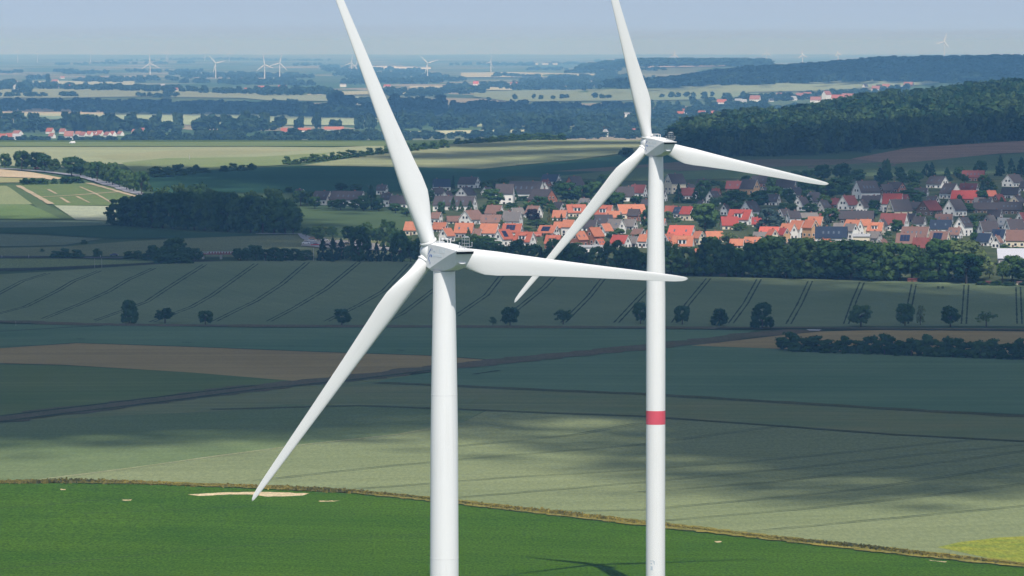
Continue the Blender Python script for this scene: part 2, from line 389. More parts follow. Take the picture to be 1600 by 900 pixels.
def build_fields():
    A = mat_crop
    # ---- foreground
    beet = A('beet_leaves', (0.032, 0.074, 0.004), (0.046, 0.092, 0.006), 45, grain=0.5, grainscale=1.5, grainy=0.3, rows=9, rowdir=0.25, rowamt=0.12)
    wheat = A('wheat_pale', (0.142, 0.168, 0.08), (0.165, 0.188, 0.092), 160, rows=11, rowdir=-0.28, rowamt=0.09, grain=0.16, grainscale=1.0)
    wheat2 = A('wheat_green', (0.095, 0.135, 0.055), (0.13, 0.16, 0.075), 160, rows=9, rowdir=-0.1, rowamt=0.09, grain=0.16, grainscale=1.0)
    blueg = A('barley_bluegreen', (0.08, 0.134, 0.072), (0.115, 0.17, 0.092), 110, rows=14, rowdir=0.02, rowamt=0.13, grain=0.07, grainscale=1.2)
    strip = A('barley_strip', (0.115, 0.15, 0.068), (0.165, 0.17, 0.075), 50, rows=6, rowdir=0.05, rowamt=0.13, grain=0.08)
    dkgreen = A('meadow_dark', (0.085, 0.125, 0.042), (0.12, 0.15, 0.052), 90, rows=12, rowdir=-0.12, rowamt=0.15, grain=0.08)
    brown = A('stubble_brown', (0.235, 0.175, 0.075), (0.3, 0.225, 0.1), 120, rows=16, rowdir=-0.05, rowamt=0.16, grain=0.08)
    soil = A('dirt_bare', (0.12, 0.095, 0.062), (0.085, 0.085, 0.045), 25, grain=0.25)
    slope = A('wheat_slope', (0.112, 0.148, 0.076), (0.15, 0.184, 0.098), 120, rows=4, rowdir=1.2, rowamt=0.05, grain=0.07, grainscale=1.0)
    dark = A('crop_track', (0.035, 0.048, 0.024), (0.05, 0.062, 0.032), 30, grain=0.2)  # tramline and track tone, with shade from the crop gaps mixed in
    sand = A('sand', (0.4, 0.31, 0.18), (0.52, 0.42, 0.27), 10, grain=0.25)
    yellow = A('rape_yellow', (0.22, 0.22, 0.03), (0.12, 0.165, 0.028), 10, grain=0.3)
    top = [(-400, 757), (-60, 754), (100, 752.4), (250, 755), (400, 761), (560, 769), (700, 783), (850, 800.3), (1000, 817), (1200, 840), (1400, 862), (1660, 890)]
    f1 = field('beet_field', top + [(1900, 900), (2100, 1300), (-700, 1300), (-300, 900)], beet, 500, 1700, lat=(60, 14))
    strips('wheel_tracks', [[(0, 795), (60, 790), (140, 783), (210, 779)], [(90, 763), (200, 765), (300, 770)], [(0, 890), (160, 874), (240, 866), (420, 850), (700, 832)], [(130, 803), (300, 796), (420, 790)]], 0.5, dark, 900, 1700, 0.13, parent=f1)
    field('sand_patch', wobble(densify([(294, 773.4), (330, 770.6), (400, 768.6), (440, 769.6), (484, 771.6), (472, 774.2), (440, 776), (418, 776.4), (400, 773.4), (360, 772.8), (310, 775.2)], 9), 0.45), sand, 900, 1700, lat=(8, 1))
    for q in ([(94, 764.6), (103, 764.6), (102, 766), (95, 766)], [(191, 781.6), (206, 781), (204, 782.6), (192, 782.8)], [(497, 783.2), (530, 782.8), (520, 784.4), (500, 784.3)], [(1117, 846.5), (1128, 846.2), (1126, 848), (1119, 848.2)], [(1452, 876), (1480, 878.6), (1478, 879.8), (1455, 877)]):
        field('sand_patch', wobble(densify(q, 3), 0.35), sand, 900, 1700, lat=(6, 1))
    f2 = field('wheat_field', [(40, 753), (200, 733), (350, 712), (480, 695), (620, 680), (720, 662), (760, 642), (850, 647), (1000, 652), (1200, 666), (1400, 681), (1660, 694), (1900, 700), (1900, 905), (1660, 890), (1400, 862), (1200, 840), (1000, 817), (850, 800), (700, 783), (560, 769), (400, 761), (250, 755.5), (100, 753)], wheat, 1000, 2200, lat=(40, 8))
    f2b = field('wheat_field', [(-300, 672), (-60, 662), (150, 648), (330, 636), (450, 630), (560, 632), (760, 641), (720, 662), (620, 680), (480, 695), (350, 712), (200, 733), (40, 753), (-60, 754), (-300, 756)], wheat2, 1000, 2300, lat=(40, 8))
    tl = [[(400, 752), (600, 730), (800, 712), (1000, 696), (1230, 665)], [(560, 765), (800, 747), (1000, 735), (1200, 720), (1400, 700), (1520, 688)], [(700, 780), (1000, 755), (1250, 732), (1450, 710), (1620, 694)], [(860, 800), (1000, 798), (1200, 780), (1350, 765), (1600, 727)],
          [(1020, 816), (1250, 797), (1450, 776), (1640, 752)], [(1150, 834), (1350, 815), (1640, 788)], [(700, 700), (900, 680), (1000, 662)], [(1000, 770), (1200, 755), (1500, 720), (1640, 700)]]
    strips('tramlines', tl, 0.4, dark, 1000, 2200, 0.22, parent=f2, gauge=2.4, step=24)
    strips('field_boundary', [[(40, 753), (200, 733), (350, 712), (480, 695), (620, 680), (720, 662)]], 1.6, A('boundary_grass', (0.23, 0.23, 0.13), (0.19, 0.21, 0.1), 30), 1000, 2200, 0.24, step=20)
    field('rape_field', [(1465, 856), (1500, 848), (1560, 841), (1700, 834), (1700, 896), (1600, 884), (1540, 872)], yellow, 1000, 1800)
    f3 = field('barley_field', [(380, 632), (500, 617), (590, 600), (720, 606), (850, 612), (1000, 618), (1200, 630), (1400, 642), (1660, 655), (1900, 665), (1900, 702), (1660, 693), (1400, 680), (1200, 665), (1000, 651), (850, 645), (700, 639), (560, 634)], strip, 1300, 2300, lat=(40, 6))
    field('barley_field', [(-300, 690), (-60, 668), (0, 661), (100, 648), (250, 630), (400, 611), (560, 594), (640, 586), (650, 592), (520, 620), (400, 640), (330, 644), (150, 652), (-60, 664), (-300, 676)], strip, 1300, 2300, lat=(40, 5))
    f4 = field('barley_field', [(500, 611), (640, 588), (760, 568), (900, 552), (1000, 543), (1100, 537), (1220, 547), (1400, 556), (1660, 566), (1900, 570), (1900, 660), (1660, 651), (1400, 639), (1200, 627), (1000, 615), (850, 609), (720, 603), (590, 597)], blueg, 1300, 2400, lat=(40, 6))
    verge = A('verge_grass', (0.085, 0.085, 0.04), (0.06, 0.07, 0.03), 20, grain=0.3)
    strips('grass_verge', [[(590, 599), (720, 604.5), (850, 610.5), (1000, 616.5), (1200, 628.5), (1400, 640.5), (1600, 652), (1900, 662)]], 9.0, verge, 1300, 2400, 0.34, step=20)
    strips('grass_verge', [[(330, 641), (560, 635), (700, 640), (850, 646), (1000, 651.5), (1200, 665.5), (1400, 680.5), (1660, 694), (1900, 703)]], 4.0, verge, 1300, 2400, 0.36, step=20)
    field('grass_field', [(-300, 572), (-60, 569), (100, 572), (300, 583), (470, 597), (300, 620), (100, 642), (-60, 660), (-300, 680)], dkgreen, 1300, 2500, lat=(40, 6))
    field('stubble_field', [(-300, 552), (-60, 549), (60, 541), (120, 537), (300, 543), (500, 551), (680, 557), (760, 563), (700, 572), (560, 588), (470, 597), (300, 583), (100, 571), (-60, 567), (-300, 570)], brown, 1500, 2600, lat=(40, 5))
    f7 = field('barley_field', [(-300, 508), (-60, 507), (100, 508), (400, 513), (700, 513), (1000, 515), (1180, 517), (1150, 527), (1050, 541), (900, 550), (760, 563), (680, 557), (500, 551), (300, 543), (120, 537), (60, 541), (-60, 548), (-300, 551)], blueg, 1500, 2700, lat=(40, 4))
    strips('tramlines', [[(-260, 550), (60, 541), (120, 537), (300, 543), (500, 551), (680, 557), (760, 563)], [(0, 519), (100, 513), (160, 510)], [(120, 530.5), (133, 531)], [(285, 536), (300, 536)], [(450, 542), (460, 542)], [(620, 548), (632, 549)], [(740, 586), (780, 580)]], 2.2, dark, 1500, 2700, 0.34, parent=f7)
    field('stubble_field', [(1080, 541), (1200, 527), (1280, 519), (1400, 516), (1660, 520), (1900, 522), (1900, 570), (1660, 563), (1220, 546)], brown, 1500, 2700, lat=(40, 4))
    strips('dirt_track', [[(-260, 664), (0, 657), (100, 644), (250, 626), (400, 607), (560, 591), (700, 574.5), (850, 559), (1000, 544.5), (1100, 534), (1180, 524), (1260, 517)]], 20.0, soil, 1500, 2700, 0.40, step=16)
    strips('wheel_tracks', [[(-260, 668), (0, 661), (100, 648), (250, 630), (400, 610.5), (560, 594), (700, 577)], [(-260, 659), (0, 652), (100, 640), (250, 622), (400, 604)]], 3.0, dark, 1500, 2700, 0.46, step=16)
    # ---- slope field with its tramlines
    f9 = field('slope_field', [(-300, 446), (-60, 433), (60, 426), (180, 418), (300, 410), (480, 406.5), (640, 409.5), (800, 420), (1000, 431.5), (1200, 435), (1400, 440), (1560, 444), (1660, 446), (1900, 450), (1900, 511), (1400, 511), (1000, 512), (700, 510), (400, 509), (100, 506), (-60, 503), (-300, 500)], slope, 2100, 2900, lat=(30, 3))
    T = [[(-10, 464), (35, 440), (75, 428)], [(-10, 493), (40, 480), (90, 455), (115, 440), (155, 424)], [(68, 499), (130, 474), (170, 456), (200, 438), (240, 420)], [(145, 503), (190, 487), (230, 472), (260, 452), (320, 414)], [(237, 504), (300, 480), (330, 463), (400, 413)],
         [(335, 503), (375, 483), (400, 471), (440, 445), (480, 411)], [(420, 503), (460, 482), (510, 452), (560, 411)], [(510, 503), (560, 478), (600, 455), (640, 413)], [(600, 505), (630, 490), (680, 452), (715, 417)], [(712, 495), (760, 462), (785, 430)], [(785, 503), (800, 490), (850, 450), (865, 434)],
         [(880, 505), (920, 465), (945, 433)], [(963, 505), (1000, 465), (1030, 435)], [(1053, 505), (1075, 475), (1107, 436)], [(1142, 506), (1165, 475), (1186, 437)], [(1232, 507), (1250, 475), (1266, 440)], [(1322, 507), (1335, 470), (1347, 442)], [(1415, 507), (1422, 475), (1428, 445)], [(1506, 507), (1510, 446)], [(1593, 507), (1591, 449)]]
    strips('tramlines', T, 0.78, A('tramline_soil_shade', (0.022, 0.032, 0.016), (0.035, 0.045, 0.022), 30), 2100, 2900, 0.28, parent=f9, gauge=2.1, step=5)  # soil colour darkened to hold the shade between the standing crop
    strips('tramlines', [[(1190, 437), (1260, 439)], [(1270, 440), (1345, 442)], [(1350, 443), (1425, 445)], [(1432, 445.5), (1508, 446.5)], [(1466, 448), (1466, 452)], [(1473, 448), (1473, 452)]], 1.0, dark, 2100, 2900, 0.3, parent=f9, step=6)
    strips('farm_track', [[(-260, 501), (30, 504), (120, 508), (260, 509.5), (400, 510.5), (700, 511.5), (1000, 513), (1200, 514), (1400, 515), (1660, 517), (1900, 518)]], 15.0, soil, 2000, 2800, 0.42, step=14)
    strips('ditch', [[(1120, 514.5), (1400, 516.3), (1660, 518), (1900, 519)]], 9.0, A('ditch_grass', (0.03, 0.04, 0.018), (0.05, 0.05, 0.03), 20), 2000, 2800, 0.48, step=14)
    field('puddle_gravel', [(1260, 516.6), (1284, 516.9), (1280, 518.6), (1264, 518.4)], mat_plain('gravel_pale', (0.4, 0.4, 0.4), 0.9, var=0.2, scale=0.4), 2000, 2800, lift=0.55, lat=(6, 1))
    # ---- behind the slope: road, strips
    strips('ditch', [[(-260, 427), (60, 421), (200, 414.5), (330, 407)]], [16.0], A('ditch_dark', (0.03, 0.035, 0.03), (0.05, 0.055, 0.035), 20), 2400, 3100, 0.25)
    g = lambda n, a, b, p=90, **k: A(n, a, b, p, **k)
    field('grass_field', [(-260, 405), (100, 405), (200, 408), (255, 410), (200, 413), (60, 419), (-260, 424)], g('grass_light', (0.12, 0.16, 0.07), (0.15, 0.18, 0.08)), 2400, 3300)
    field('grass_field', [(-260, 393), (100, 386), (200, 378), (320, 372), (460, 367), (640, 381), (640, 404), (460, 404), (240, 401), (-260, 401)], g('grass_olive', (0.12, 0.14, 0.075), (0.14, 0.16, 0.085), rows=8, rowdir=0.3, rowamt=0.06), 2400, 3500)
    field('stubble_field', [(690, 384), (560, 374), (540, 381), (640, 393), (700, 396)], g('grass_gold', (0.2, 0.2, 0.08), (0.15, 0.18, 0.075)), 2400, 3500)
    strips('road', [[(-260, 402.5), (60, 402.8), (160, 403.5), (260, 404.5)]], 8.0, mat_plain('asphalt', (0.07, 0.07, 0.075), 0.9, var=0.2, scale=0.2), 2400, 3300, 0.4)
    field('grass_field', [(-260, 361), (60, 368), (160, 374), (100, 384), (-260, 391)], g('grass_grey', (0.11, 0.14, 0.09), (0.13, 0.16, 0.1)), 2700, 3700)
    field('beet_field', [(-260, 360), (60, 356), (180, 352), (300, 364), (410, 368), (320, 372), (180, 374), (60, 366)], g('beet_far', (0.03, 0.065, 0.035), (0.04, 0.075, 0.035)), 2700, 3900)
    field('barley_field', [(-260, 344), (180, 346), (185, 352), (60, 356), (-260, 358)], g('barley_far', (0.1, 0.14, 0.09), (0.115, 0.15, 0.1)), 2700, 3900)
    field('grass_field', [(-260, 320), (45, 320), (70, 330), (110, 343), (-260, 343)], g('grass_fresh', (0.09, 0.14, 0.05), (0.12, 0.165, 0.07)), 2900, 4200)
    field('barley_field', [(-260, 292), (10, 291), (30, 302), (55, 320), (-260, 320)], g('barley_pale', (0.17, 0.2, 0.1), (0.2, 0.22, 0.115)), 2900, 4600)
    field('ditch', [(10, 290), (30, 290), (80, 325), (120, 344), (98, 344), (58, 325)], g('ditch_green', (0.065, 0.1, 0.045), (0.08, 0.11, 0.05)), 2900, 4600)
    plot = field('trial_plots', [(30, 290), (140, 286), (170, 292), (240, 312), (185, 322), (85, 322)], g('plot_grass', (0.12, 0.15, 0.06), (0.085, 0.13, 0.05), 18), 2900, 4600)
    pth = g('path_pink', (0.36, 0.29, 0.2), (0.28, 0.24, 0.16), 20)
    strips('footpath', [[(28, 291), (50, 303), (80, 320)], [(60, 309), (110, 306.5), (185, 301)], [(138, 287), (170, 296), (215, 309)]], 4.0, pth, 2900, 4600, 0.6, parent=plot)
    strips('footpath', [[(125, 293), (150, 304), (175, 318)], [(95, 310), (108, 318)], [(120, 308), (140, 318)], [(75, 297), (88, 304)]], 1.8, pth, 2900, 4600, 0.6, parent=plot)
    field('stubble_field', [(85, 322), (180, 323), (182, 346), (118, 344)], g('stubble_white', (0.24, 0.27, 0.2), (0.3, 0.32, 0.22), 20), 2900, 4200)
    field('stubble_field', [(-260, 263), (0, 265), (50, 270), (98, 279), (85, 282), (60, 279), (-260, 268)], g('bare_pink', (0.42, 0.33, 0.22), (0.36, 0.29, 0.19), 30), 3300, 5000)
    field('grass_field', [(-260, 269), (60, 280), (30, 286), (-260, 288)], g('grass_yellow', (0.2, 0.215, 0.1), (0.26, 0.245, 0.12), 40), 3300, 5000)
    field('wheat_field', [(-260, 231), (400, 230), (520, 231), (600, 228), (600, 237), (450, 257), (330, 261), (180, 257), (110, 263), (0, 259), (-260, 259)], g('wheat_ridge', (0.21, 0.235, 0.14), (0.24, 0.255, 0.15), 300, rows=60, rowdir=0.1, rowamt=0.08), 3500, 5100, lat=(26, 3))
    field('grass_field', [(-260, 222.5), (300, 222.5), (640, 221.5), (600, 229), (-260, 230)], g('grass_ridge', (0.1, 0.14, 0.065), (0.13, 0.165, 0.075)), 3900, 5150, lat=(26, 2))
    field('wheat_field', [(190, 255), (260, 248), (400, 246), (520, 239), (450, 258), (330, 266), (210, 271)], g('wheat_mid', (0.135, 0.18, 0.075), (0.17, 0.2, 0.095), rows=50, rowdir=0.2, rowamt=0.1), 3500, 5100, lat=(26, 3))
    field('grass_field', [(330, 232), (500, 234), (400, 241), (180, 251), (140, 245)], g('barley_ridge', (0.2, 0.215, 0.12), (0.25, 0.25, 0.15)), 3500, 5100, lat=(26, 3))
    field('beet_field', [(230, 276), (330, 267), (470, 260), (640, 262.5), (750, 265.5), (900, 252), (1000, 240), (1100, 238), (1100, 252), (900, 266), (1040, 285), (900, 290), (700, 299), (470, 302), (240, 302)], g('beet_hill', (0.026, 0.07, 0.04), (0.034, 0.08, 0.044), 200, rows=40, rowdir=0.05, rowamt=0.1), 3000, 5100, lat=(26, 3))
    field('wheat_field', [(470, 259.5), (600, 240), (700, 227), (860, 217), (1000, 216.5), (1040, 222), (1020, 234), (900, 250), (750, 265), (640, 262)], g('wheat_crest', (0.215, 0.225, 0.125), (0.18, 0.21, 0.11), 250, rows=70, rowdir=0.0, rowamt=0.12), 3000, 5100, lat=(26, 3))
    field('stubble_field', [(860, 269), (1060, 254), (1200, 250), (1400, 250), (1400, 262), (1060, 268)], g('stubble_far', (0.12, 0.1, 0.07), (0.15, 0.12, 0.08), rows=30, rowdir=0, rowamt=0.15), 3000, 5000, lat=(26, 3))
    field('grass_field', [(1040, 270), (1200, 262), (1320, 258), (1600, 240), (1760, 238), (1760, 268), (1400, 276), (1200, 278), (1040, 292)], g('grass_hill', (0.08, 0.12, 0.055), (0.1, 0.135, 0.065), rows=30, rowdir=0.4, rowamt=0.08), 3000, 5000, lat=(26, 3))
    field('stubble_field', [(1330, 249), (1420, 232), (1600, 221), (1760, 216), (1760, 232), (1560, 241), (1400, 257)], g('bare_brown', (0.2, 0.13, 0.09), (0.26, 0.17, 0.115), 50, rows=20, rowdir=0.2, rowamt=0.2), 3300, 5000, lat=(26, 3))
    field('grass_field', [(780, 286), (1010, 262), (1060, 268), (1060, 292), (900, 292)], g('grass_hill2', (0.085, 0.12, 0.055), (0.1, 0.13, 0.06)), 3000, 5000, lat=(26, 3))
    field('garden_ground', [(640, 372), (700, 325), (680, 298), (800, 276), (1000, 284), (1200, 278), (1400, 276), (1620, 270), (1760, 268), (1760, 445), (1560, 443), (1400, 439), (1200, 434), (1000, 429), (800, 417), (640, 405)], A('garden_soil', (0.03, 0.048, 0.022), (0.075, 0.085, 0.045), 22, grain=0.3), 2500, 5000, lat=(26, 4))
    # ---- pale crops in the plain beyond the ridge
    fp = [([(-260, 169), (160, 171), (162, 179), (-260, 176)], (0.38, 0.31, 0.2)), ([(-260, 176), (170, 179), (170, 183), (-260, 181)], (0.3, 0.3, 0.19)), ([(40, 181), (170, 183), (150, 188), (40, 187)], (0.15, 0.2, 0.12)),
          ([(170, 181), (440, 180), (580, 181), (600, 187), (580, 197), (420, 196), (170, 196)], (0.25, 0.29, 0.17)), ([(-260, 145), (60, 140), (160, 140), (400, 147), (420, 155), (220, 152), (100, 154), (-260, 153)], (0.19, 0.21, 0.13)), ([(340, 151), (520, 150), (590, 154), (580, 160), (420, 158)], (0.2, 0.23, 0.15)),
          ([(690, 170), (870, 171), (830, 188), (690, 187)], (0.17, 0.2, 0.13)), ([(740, 144), (900, 141), (1100, 139), (1180, 147), (1000, 158), (800, 160), (740, 152)], (0.17, 0.2, 0.12)), ([(1060, 137), (1160, 130), (1240, 126), (1380, 121), (1500, 124), (1450, 133), (1280, 143), (1120, 146)], (0.2, 0.23, 0.14)),
          ([(720, 115), (800, 114), (930, 117), (930, 122), (720, 122)], (0.33, 0.32, 0.2)), ([(1035, 98), (1100, 97), (1190, 101), (1120, 105), (1010, 107)], (0.3, 0.24, 0.18)), ([(620, 207), (700, 205), (860, 203), (860, 207), (620, 213)], (0.36, 0.36, 0.22)),
          ([(1020, 150), (1180, 146), (1240, 147), (1120, 156), (1020, 158)], (0.16, 0.2, 0.12)), ([(640, 136), (740, 135), (740, 143), (640, 144)], (0.36, 0.34, 0.22)), ([(760, 138), (800, 138), (800, 142), (760, 142)], (0.36, 0.35, 0.22)), ([(40, 128), (210, 128), (210, 134), (60, 133)], (0.3, 0.31, 0.2)), ([(480, 145), (660, 142), (660, 148), (480, 150)], (0.3, 0.3, 0.19)),
          ([(740, 186), (920, 190), (1010, 186), (1010, 199), (740, 199)], (0.26, 0.29, 0.17)), ([(500, 205), (640, 206), (640, 214), (500, 213)], (0.3, 0.32, 0.19))]
    cm = {}
    for p, c in fp:
        k = tuple(c)
        if k not in cm: cm[k] = A('crop_far', [x * 0.9 for x in c], [min(1, x * 1.08) for x in c], 300)
        field('crop_field', p, cm[k], 7600, 40000, lat=(30, 2))
# ------------------------------------------------------------------ wind turbines
WHITE = mat_streaked('turbine_white', (0.80, 0.80, 0.785), (0.70, 0.695, 0.67))
NAC = mat_plain('nacelle_grp', (0.74, 0.745, 0.74), 0.5, 0.3, 0.06, 1.3)
GREYM = mat_plain('grey_metal', (0.35, 0.37, 0.38), 0.5, 0.5)
BLACK = mat_plain('vent_black', (0.015, 0.017, 0.02), 0.7)
REDB = mat_plain('band_red', (0.66, 0.085, 0.115), 0.5, 0.3, 0.12, 0.4)
LOGO_BLUE = mat_plain('logo_blue', (0.10, 0.18, 0.42), 0.6)
LOGO_GREY = mat_plain('logo_grey', (0.42, 0.45, 0.52), 0.6)
LOGO_PALE = mat_plain('logo_pale', (0.52, 0.58, 0.62), 0.6)

def blade_mesh(Rt, name):
    """root at r=1.0 m, tip at Rt; span along +Z, trailing edge towards +X, upwind +Y"""
    st = []
    fr = [0.024, 0.05, 0.08, 0.11, 0.14, 0.17, 0.20, 0.25, 0.31, 0.38, 0.46, 0.55, 0.64, 0.73, 0.82, 0.90, 0.95, 0.98, 0.993, 1.0]
    ch = np.interp(fr, [0, 0.05, 0.09, 0.14, 0.19, 0.23, 0.31, 0.45, 0.6, 0.8, 0.93, 0.975, 0.993, 1.0], [2.3, 2.3, 2.5, 3.2, 3.75, 3.82, 3.3, 2.62, 2.08, 1.48, 1.08, 0.82, 0.45, 0.10])
    tc = np.interp(fr, [0, 0.05, 0.09, 0.15, 0.2, 0.3, 0.5, 1.0], [1.0, 0.98, 0.8, 0.5, 0.38, 0.28, 0.21, 0.15])
    tw = np.interp(fr, [0, 0.05, 0.2, 0.4, 0.7, 1.0], [16, 16, 14, 8, 3.5, 1.0])
    n = 24
    rows = []
    for f, c, t, w in zip(fr, ch, tc, tw):
        circ = max(0.0, min(1.0, (t - 0.38) / 0.6))
        le = 0.5 * circ + 0.30 * (1 - circ)
        b = math.radians(w); pre = 0.9 * max(0, f - 0.3) ** 2
        for k in range(n):
            a = 2 * math.pi * k / n
            xc = 0.5 * (1 + math.cos(a))          # 0..1 chordwise
            th = t * 5 * 0.2 * (0.2969 * math.sqrt(xc) - 0.126 * xc - 0.3516 * xc ** 2 + 0.2843 * xc ** 3 - 0.1036 * xc ** 4) * 5
            ya = (1 if math.sin(a) >= 0 else -1) * th + 0.02 * math.sin(math.pi * xc)
            yc = 0.5 * t * math.sin(a)
            x = (xc - le) * c; y = (ya * (1 - circ) + yc * circ) * c
            X = x * math.cos(b) + y * math.sin(b); Y = -x * math.sin(b) + y * math.cos(b)
            rows.append((X, Y + pre, f * Rt))
    m = len(fr); fs = []
    for i in range(m - 1):
        for k in range(n):
            fs.append((i * n + k, (i + 1) * n + k, (i + 1) * n + (k + 1) % n, i * n + (k + 1) % n))
    fs += [tuple(range(n)), tuple(range(m * n - 1, (m - 1) * n - 1, -1))]
    mb = MB(); mb.add(rows, fs); me = mb.mesh(name, WHITE, smooth=True)
    bm = bmesh.new(); bm.from_mesh(me); bmesh.ops.recalc_face_normals(bm, faces=bm.faces); bm.to_mesh(me); bm.free()
    return me

def tube(name, prof, mat, parent, n=48):
    mb = MB(); mb.lathe(prof, n); o = mb.obj(name, mat, parent, smooth=True); sharp(o); return o
def sharp(o, ang=30):
    o.data.polygons.foreach_set('use_smooth', [True] * len(o.data.polygons))
    bm = bmesh.new(); bm.from_mesh(o.data); bmesh.ops.recalc_face_normals(bm, faces=bm.faces)
    for e in bm.edges:
        if len(e.link_faces) == 2 and e.calc_face_angle(0) > R(ang): e.smooth = False
    bm.to_mesh(o.data); bm.free()

def glyphs(mb, M, x0, z0, w, h, n, y, stroke):
    """small strokes like worn lettering, each glyph two or three bars"""
    cw = w / n
    for i in range(n):
        a = x0 + i * cw; k = (i * 7 + 3) % 4; s = stroke
        mb.box((a, y, z0), (a + s, y + 0.012, z0 + h), M)
        if k != 1: mb.box((a + s * 1.001, y, z0 + h - s), (a + cw * 0.72, y + 0.012, z0 + h), M)
        if k in (0, 3): mb.box((a + cw * 0.72 - s, y, z0), (a + cw * 0.72, y + 0.0125, z0 + h - s * 1.001), M)
        if k in (1, 2): mb.box((a + s * 1.001, y, z0), (a + cw * 0.7, y + 0.011, z0 + s), M)

def nacelle(root, zc):
    """yaw frame: +Y upwind towards the hub, hub axis at height zc"""
    # stations: y, half width top, z top edge, z crown, half width at crease, z crease, half width bottom, z bottom
    S = [(2.75, 1.30, 1.35, 1.62, 1.62, -1.7, 1.15, -2.15), (1.6, 1.42, 1.55, 1.86, 1.66, -2.02, 1.2, -2.36), (0.0, 1.48, 1.5, 1.9, 1.66, -1.42, 1.15, -2.38), (-2.2, 1.5, 1.36, 1.74, 1.63, -0.62, 1.08, -2.2),
         (-4.6, 1.5, 1.12, 1.42, 1.58, 0.22, 1.0, -1.72), (-6.7, 1.46, 0.9, 1.06, 1.5, 0.78, 0.95, -1.28)]
    mb = MB(); n = 9
    for y, wt, z1, zcn, wc, z2, wb, zb in S:
        for x, z in ((-wb, zb), (-wc, z2), (-wt, z1), (-wt * 0.62, zcn * 0.86 + z1 * 0.14), (0, zcn), (wt * 0.62, zcn * 0.86 + z1 * 0.14), (wt, z1), (wc, z2), (wb, zb)):
            mb.v.append((x, y + (0.58 * (0.78 - z) if y < -6 and z < 0.78 else 0.0), z + zc))      # the rear slopes in under the roof
    for i in range(len(S) - 1):
        for k in range(n):
            mb.f.append((i * n + k, (i + 1) * n + k, (i + 1) * n + (k + 1) % n, i * n + (k + 1) % n))
    mb.f += [tuple(range(n)), tuple(range(len(S) * n - 1, (len(S) - 1) * n - 1, -1))]
    mb.mi = [0] * len(mb.f)
    o = mb.obj('nacelle', NAC, root); sharp(o, 18)
    # rear: dark louvre under the roof edge, grey panel, round bulge
    v = MB(); e = -6.73
    v.add([(-1.40, e, 0.72 + zc), (1.40, e, 0.72 + zc), (1.36, e + 0.26, 0.40 + zc), (-1.36, e + 0.26, 0.40 + zc), (-1.40, e - 0.12, 0.74 + zc), (1.40, e - 0.12, 0.74 + zc), (1.36, e - 0.02, 0.40 + zc), (-1.36, e - 0.02, 0.40 + zc)],
          [(4, 5, 6, 7), (0, 4, 7, 3), (1, 2, 6, 5), (0, 1, 5, 4), (3, 7, 6, 2)])
    v.obj('vent', BLACK, o)
    v = MB(); v.box((-1.48, -7.02, 0.79 + zc), (1.48, -6.66, 0.93 + zc)); v.obj('roof_edge', WHITE, o)
    v = MB(); v.lathe([(0.0, 0.0), (0.7, 0.02), (0.78, -0.14), (0.6, -0.34), (0.0, -0.36)], 20, Matrix.Translation((0, -5.73, -0.88 + zc)) @ Matrix.Rotation(R(60), 4, 'X') @ Matrix.Diagonal((0.95, 0.42, -0.35, 1)), cap=False)
    v.obj('fan_cover', NAC, o, smooth=True)
    # hatch with rail, low ribs, weather mast at the rear
    h = MB(); h.box((-0.75, 0.1, 1.83 + zc), (0.1, 1.3, 2.12 + zc)); ho = h.obj('roof_hatch', NAC, o)
    h = MB()
    for p, q in (((-0.9, -0.2, 1.8), (-0.9, -0.2, 2.45)), ((0.5, -0.2, 1.8), (0.5, -0.2, 2.45)), ((-0.9, -0.2, 2.45), (0.5, -0.2, 2.45)), ((0.5, -1.1, 1.7), (0.5, -1.1, 2.35)), ((0.5, -0.2, 2.45), (0.5, -1.1, 2.35))):
        h.rod((p[0], p[1], p[2] + zc), (q[0], q[1], q[2] + zc), 0.06)
    h.obj('hand_rail', WHITE, o)
    h = MB()
    for yy, ww in ((-2.6, 0.5), (-3.6, 0.9), (-4.4, 0.35), (-5.2, 0.7)):
        zz = float(np.interp(-yy, [0, 2.2, 4.6, 6.7], [1.9, 1.74, 1.42, 1.06]))
        h.box((-ww - 0.15, yy - 0.10, zz - 0.12 + zc), (ww - 0.45, yy + 0.10, zz + 0.09 + zc))
    h.obj('roof_ribs', NAC, o)
    mM = MB(); z0 = 1.2 + zc
    for x in (0.35, 1.15):
        for y in (-5.9, -5.1):
            mM.rod((x, y, z0 - 0.15), (x, y, z0 + 1.65), 0.032)
    for k, z in enumerate((0.25, 0.75, 1.25, 1.65)):
        for a, b in (((0.35, -5.9), (1.15, -5.9)), ((1.15, -5.9), (1.15, -5.1)), ((1.15, -5.1), (0.35, -5.1)), ((0.35, -5.1), (0.35, -5.9))):
            mM.rod((*a, z0 + z), (*b, z0 + z), 0.028)
    mM.rod((-0.35, -5.6, z0 + 0.25), (1.75, -5.6, z0 + 0.25), 0.05)
    for x in (-0.35, 1.75):
        mM.rod((x, -5.6, z0 + 0.22), (x, -5.6, z0 + 0.75), 0.05); mM.lathe([(0.0, 0), (0.12, 0.05), (0.12, 0.14), (0, 0.2)], 8, Matrix.Translation((x, -5.6, z0 + 0.72)), cap=False)
    mM.box((0.45, -5.75, z0 + 1.6), (1.1, -5.2, z0 + 1.82))
    mM.obj('weather_mast', GREYM, o)
    # markings on the flank that faces the camera: blue chevron with letters, pale lettering
    y = lambda t: t
    L1 = MB(); xo = -1.667
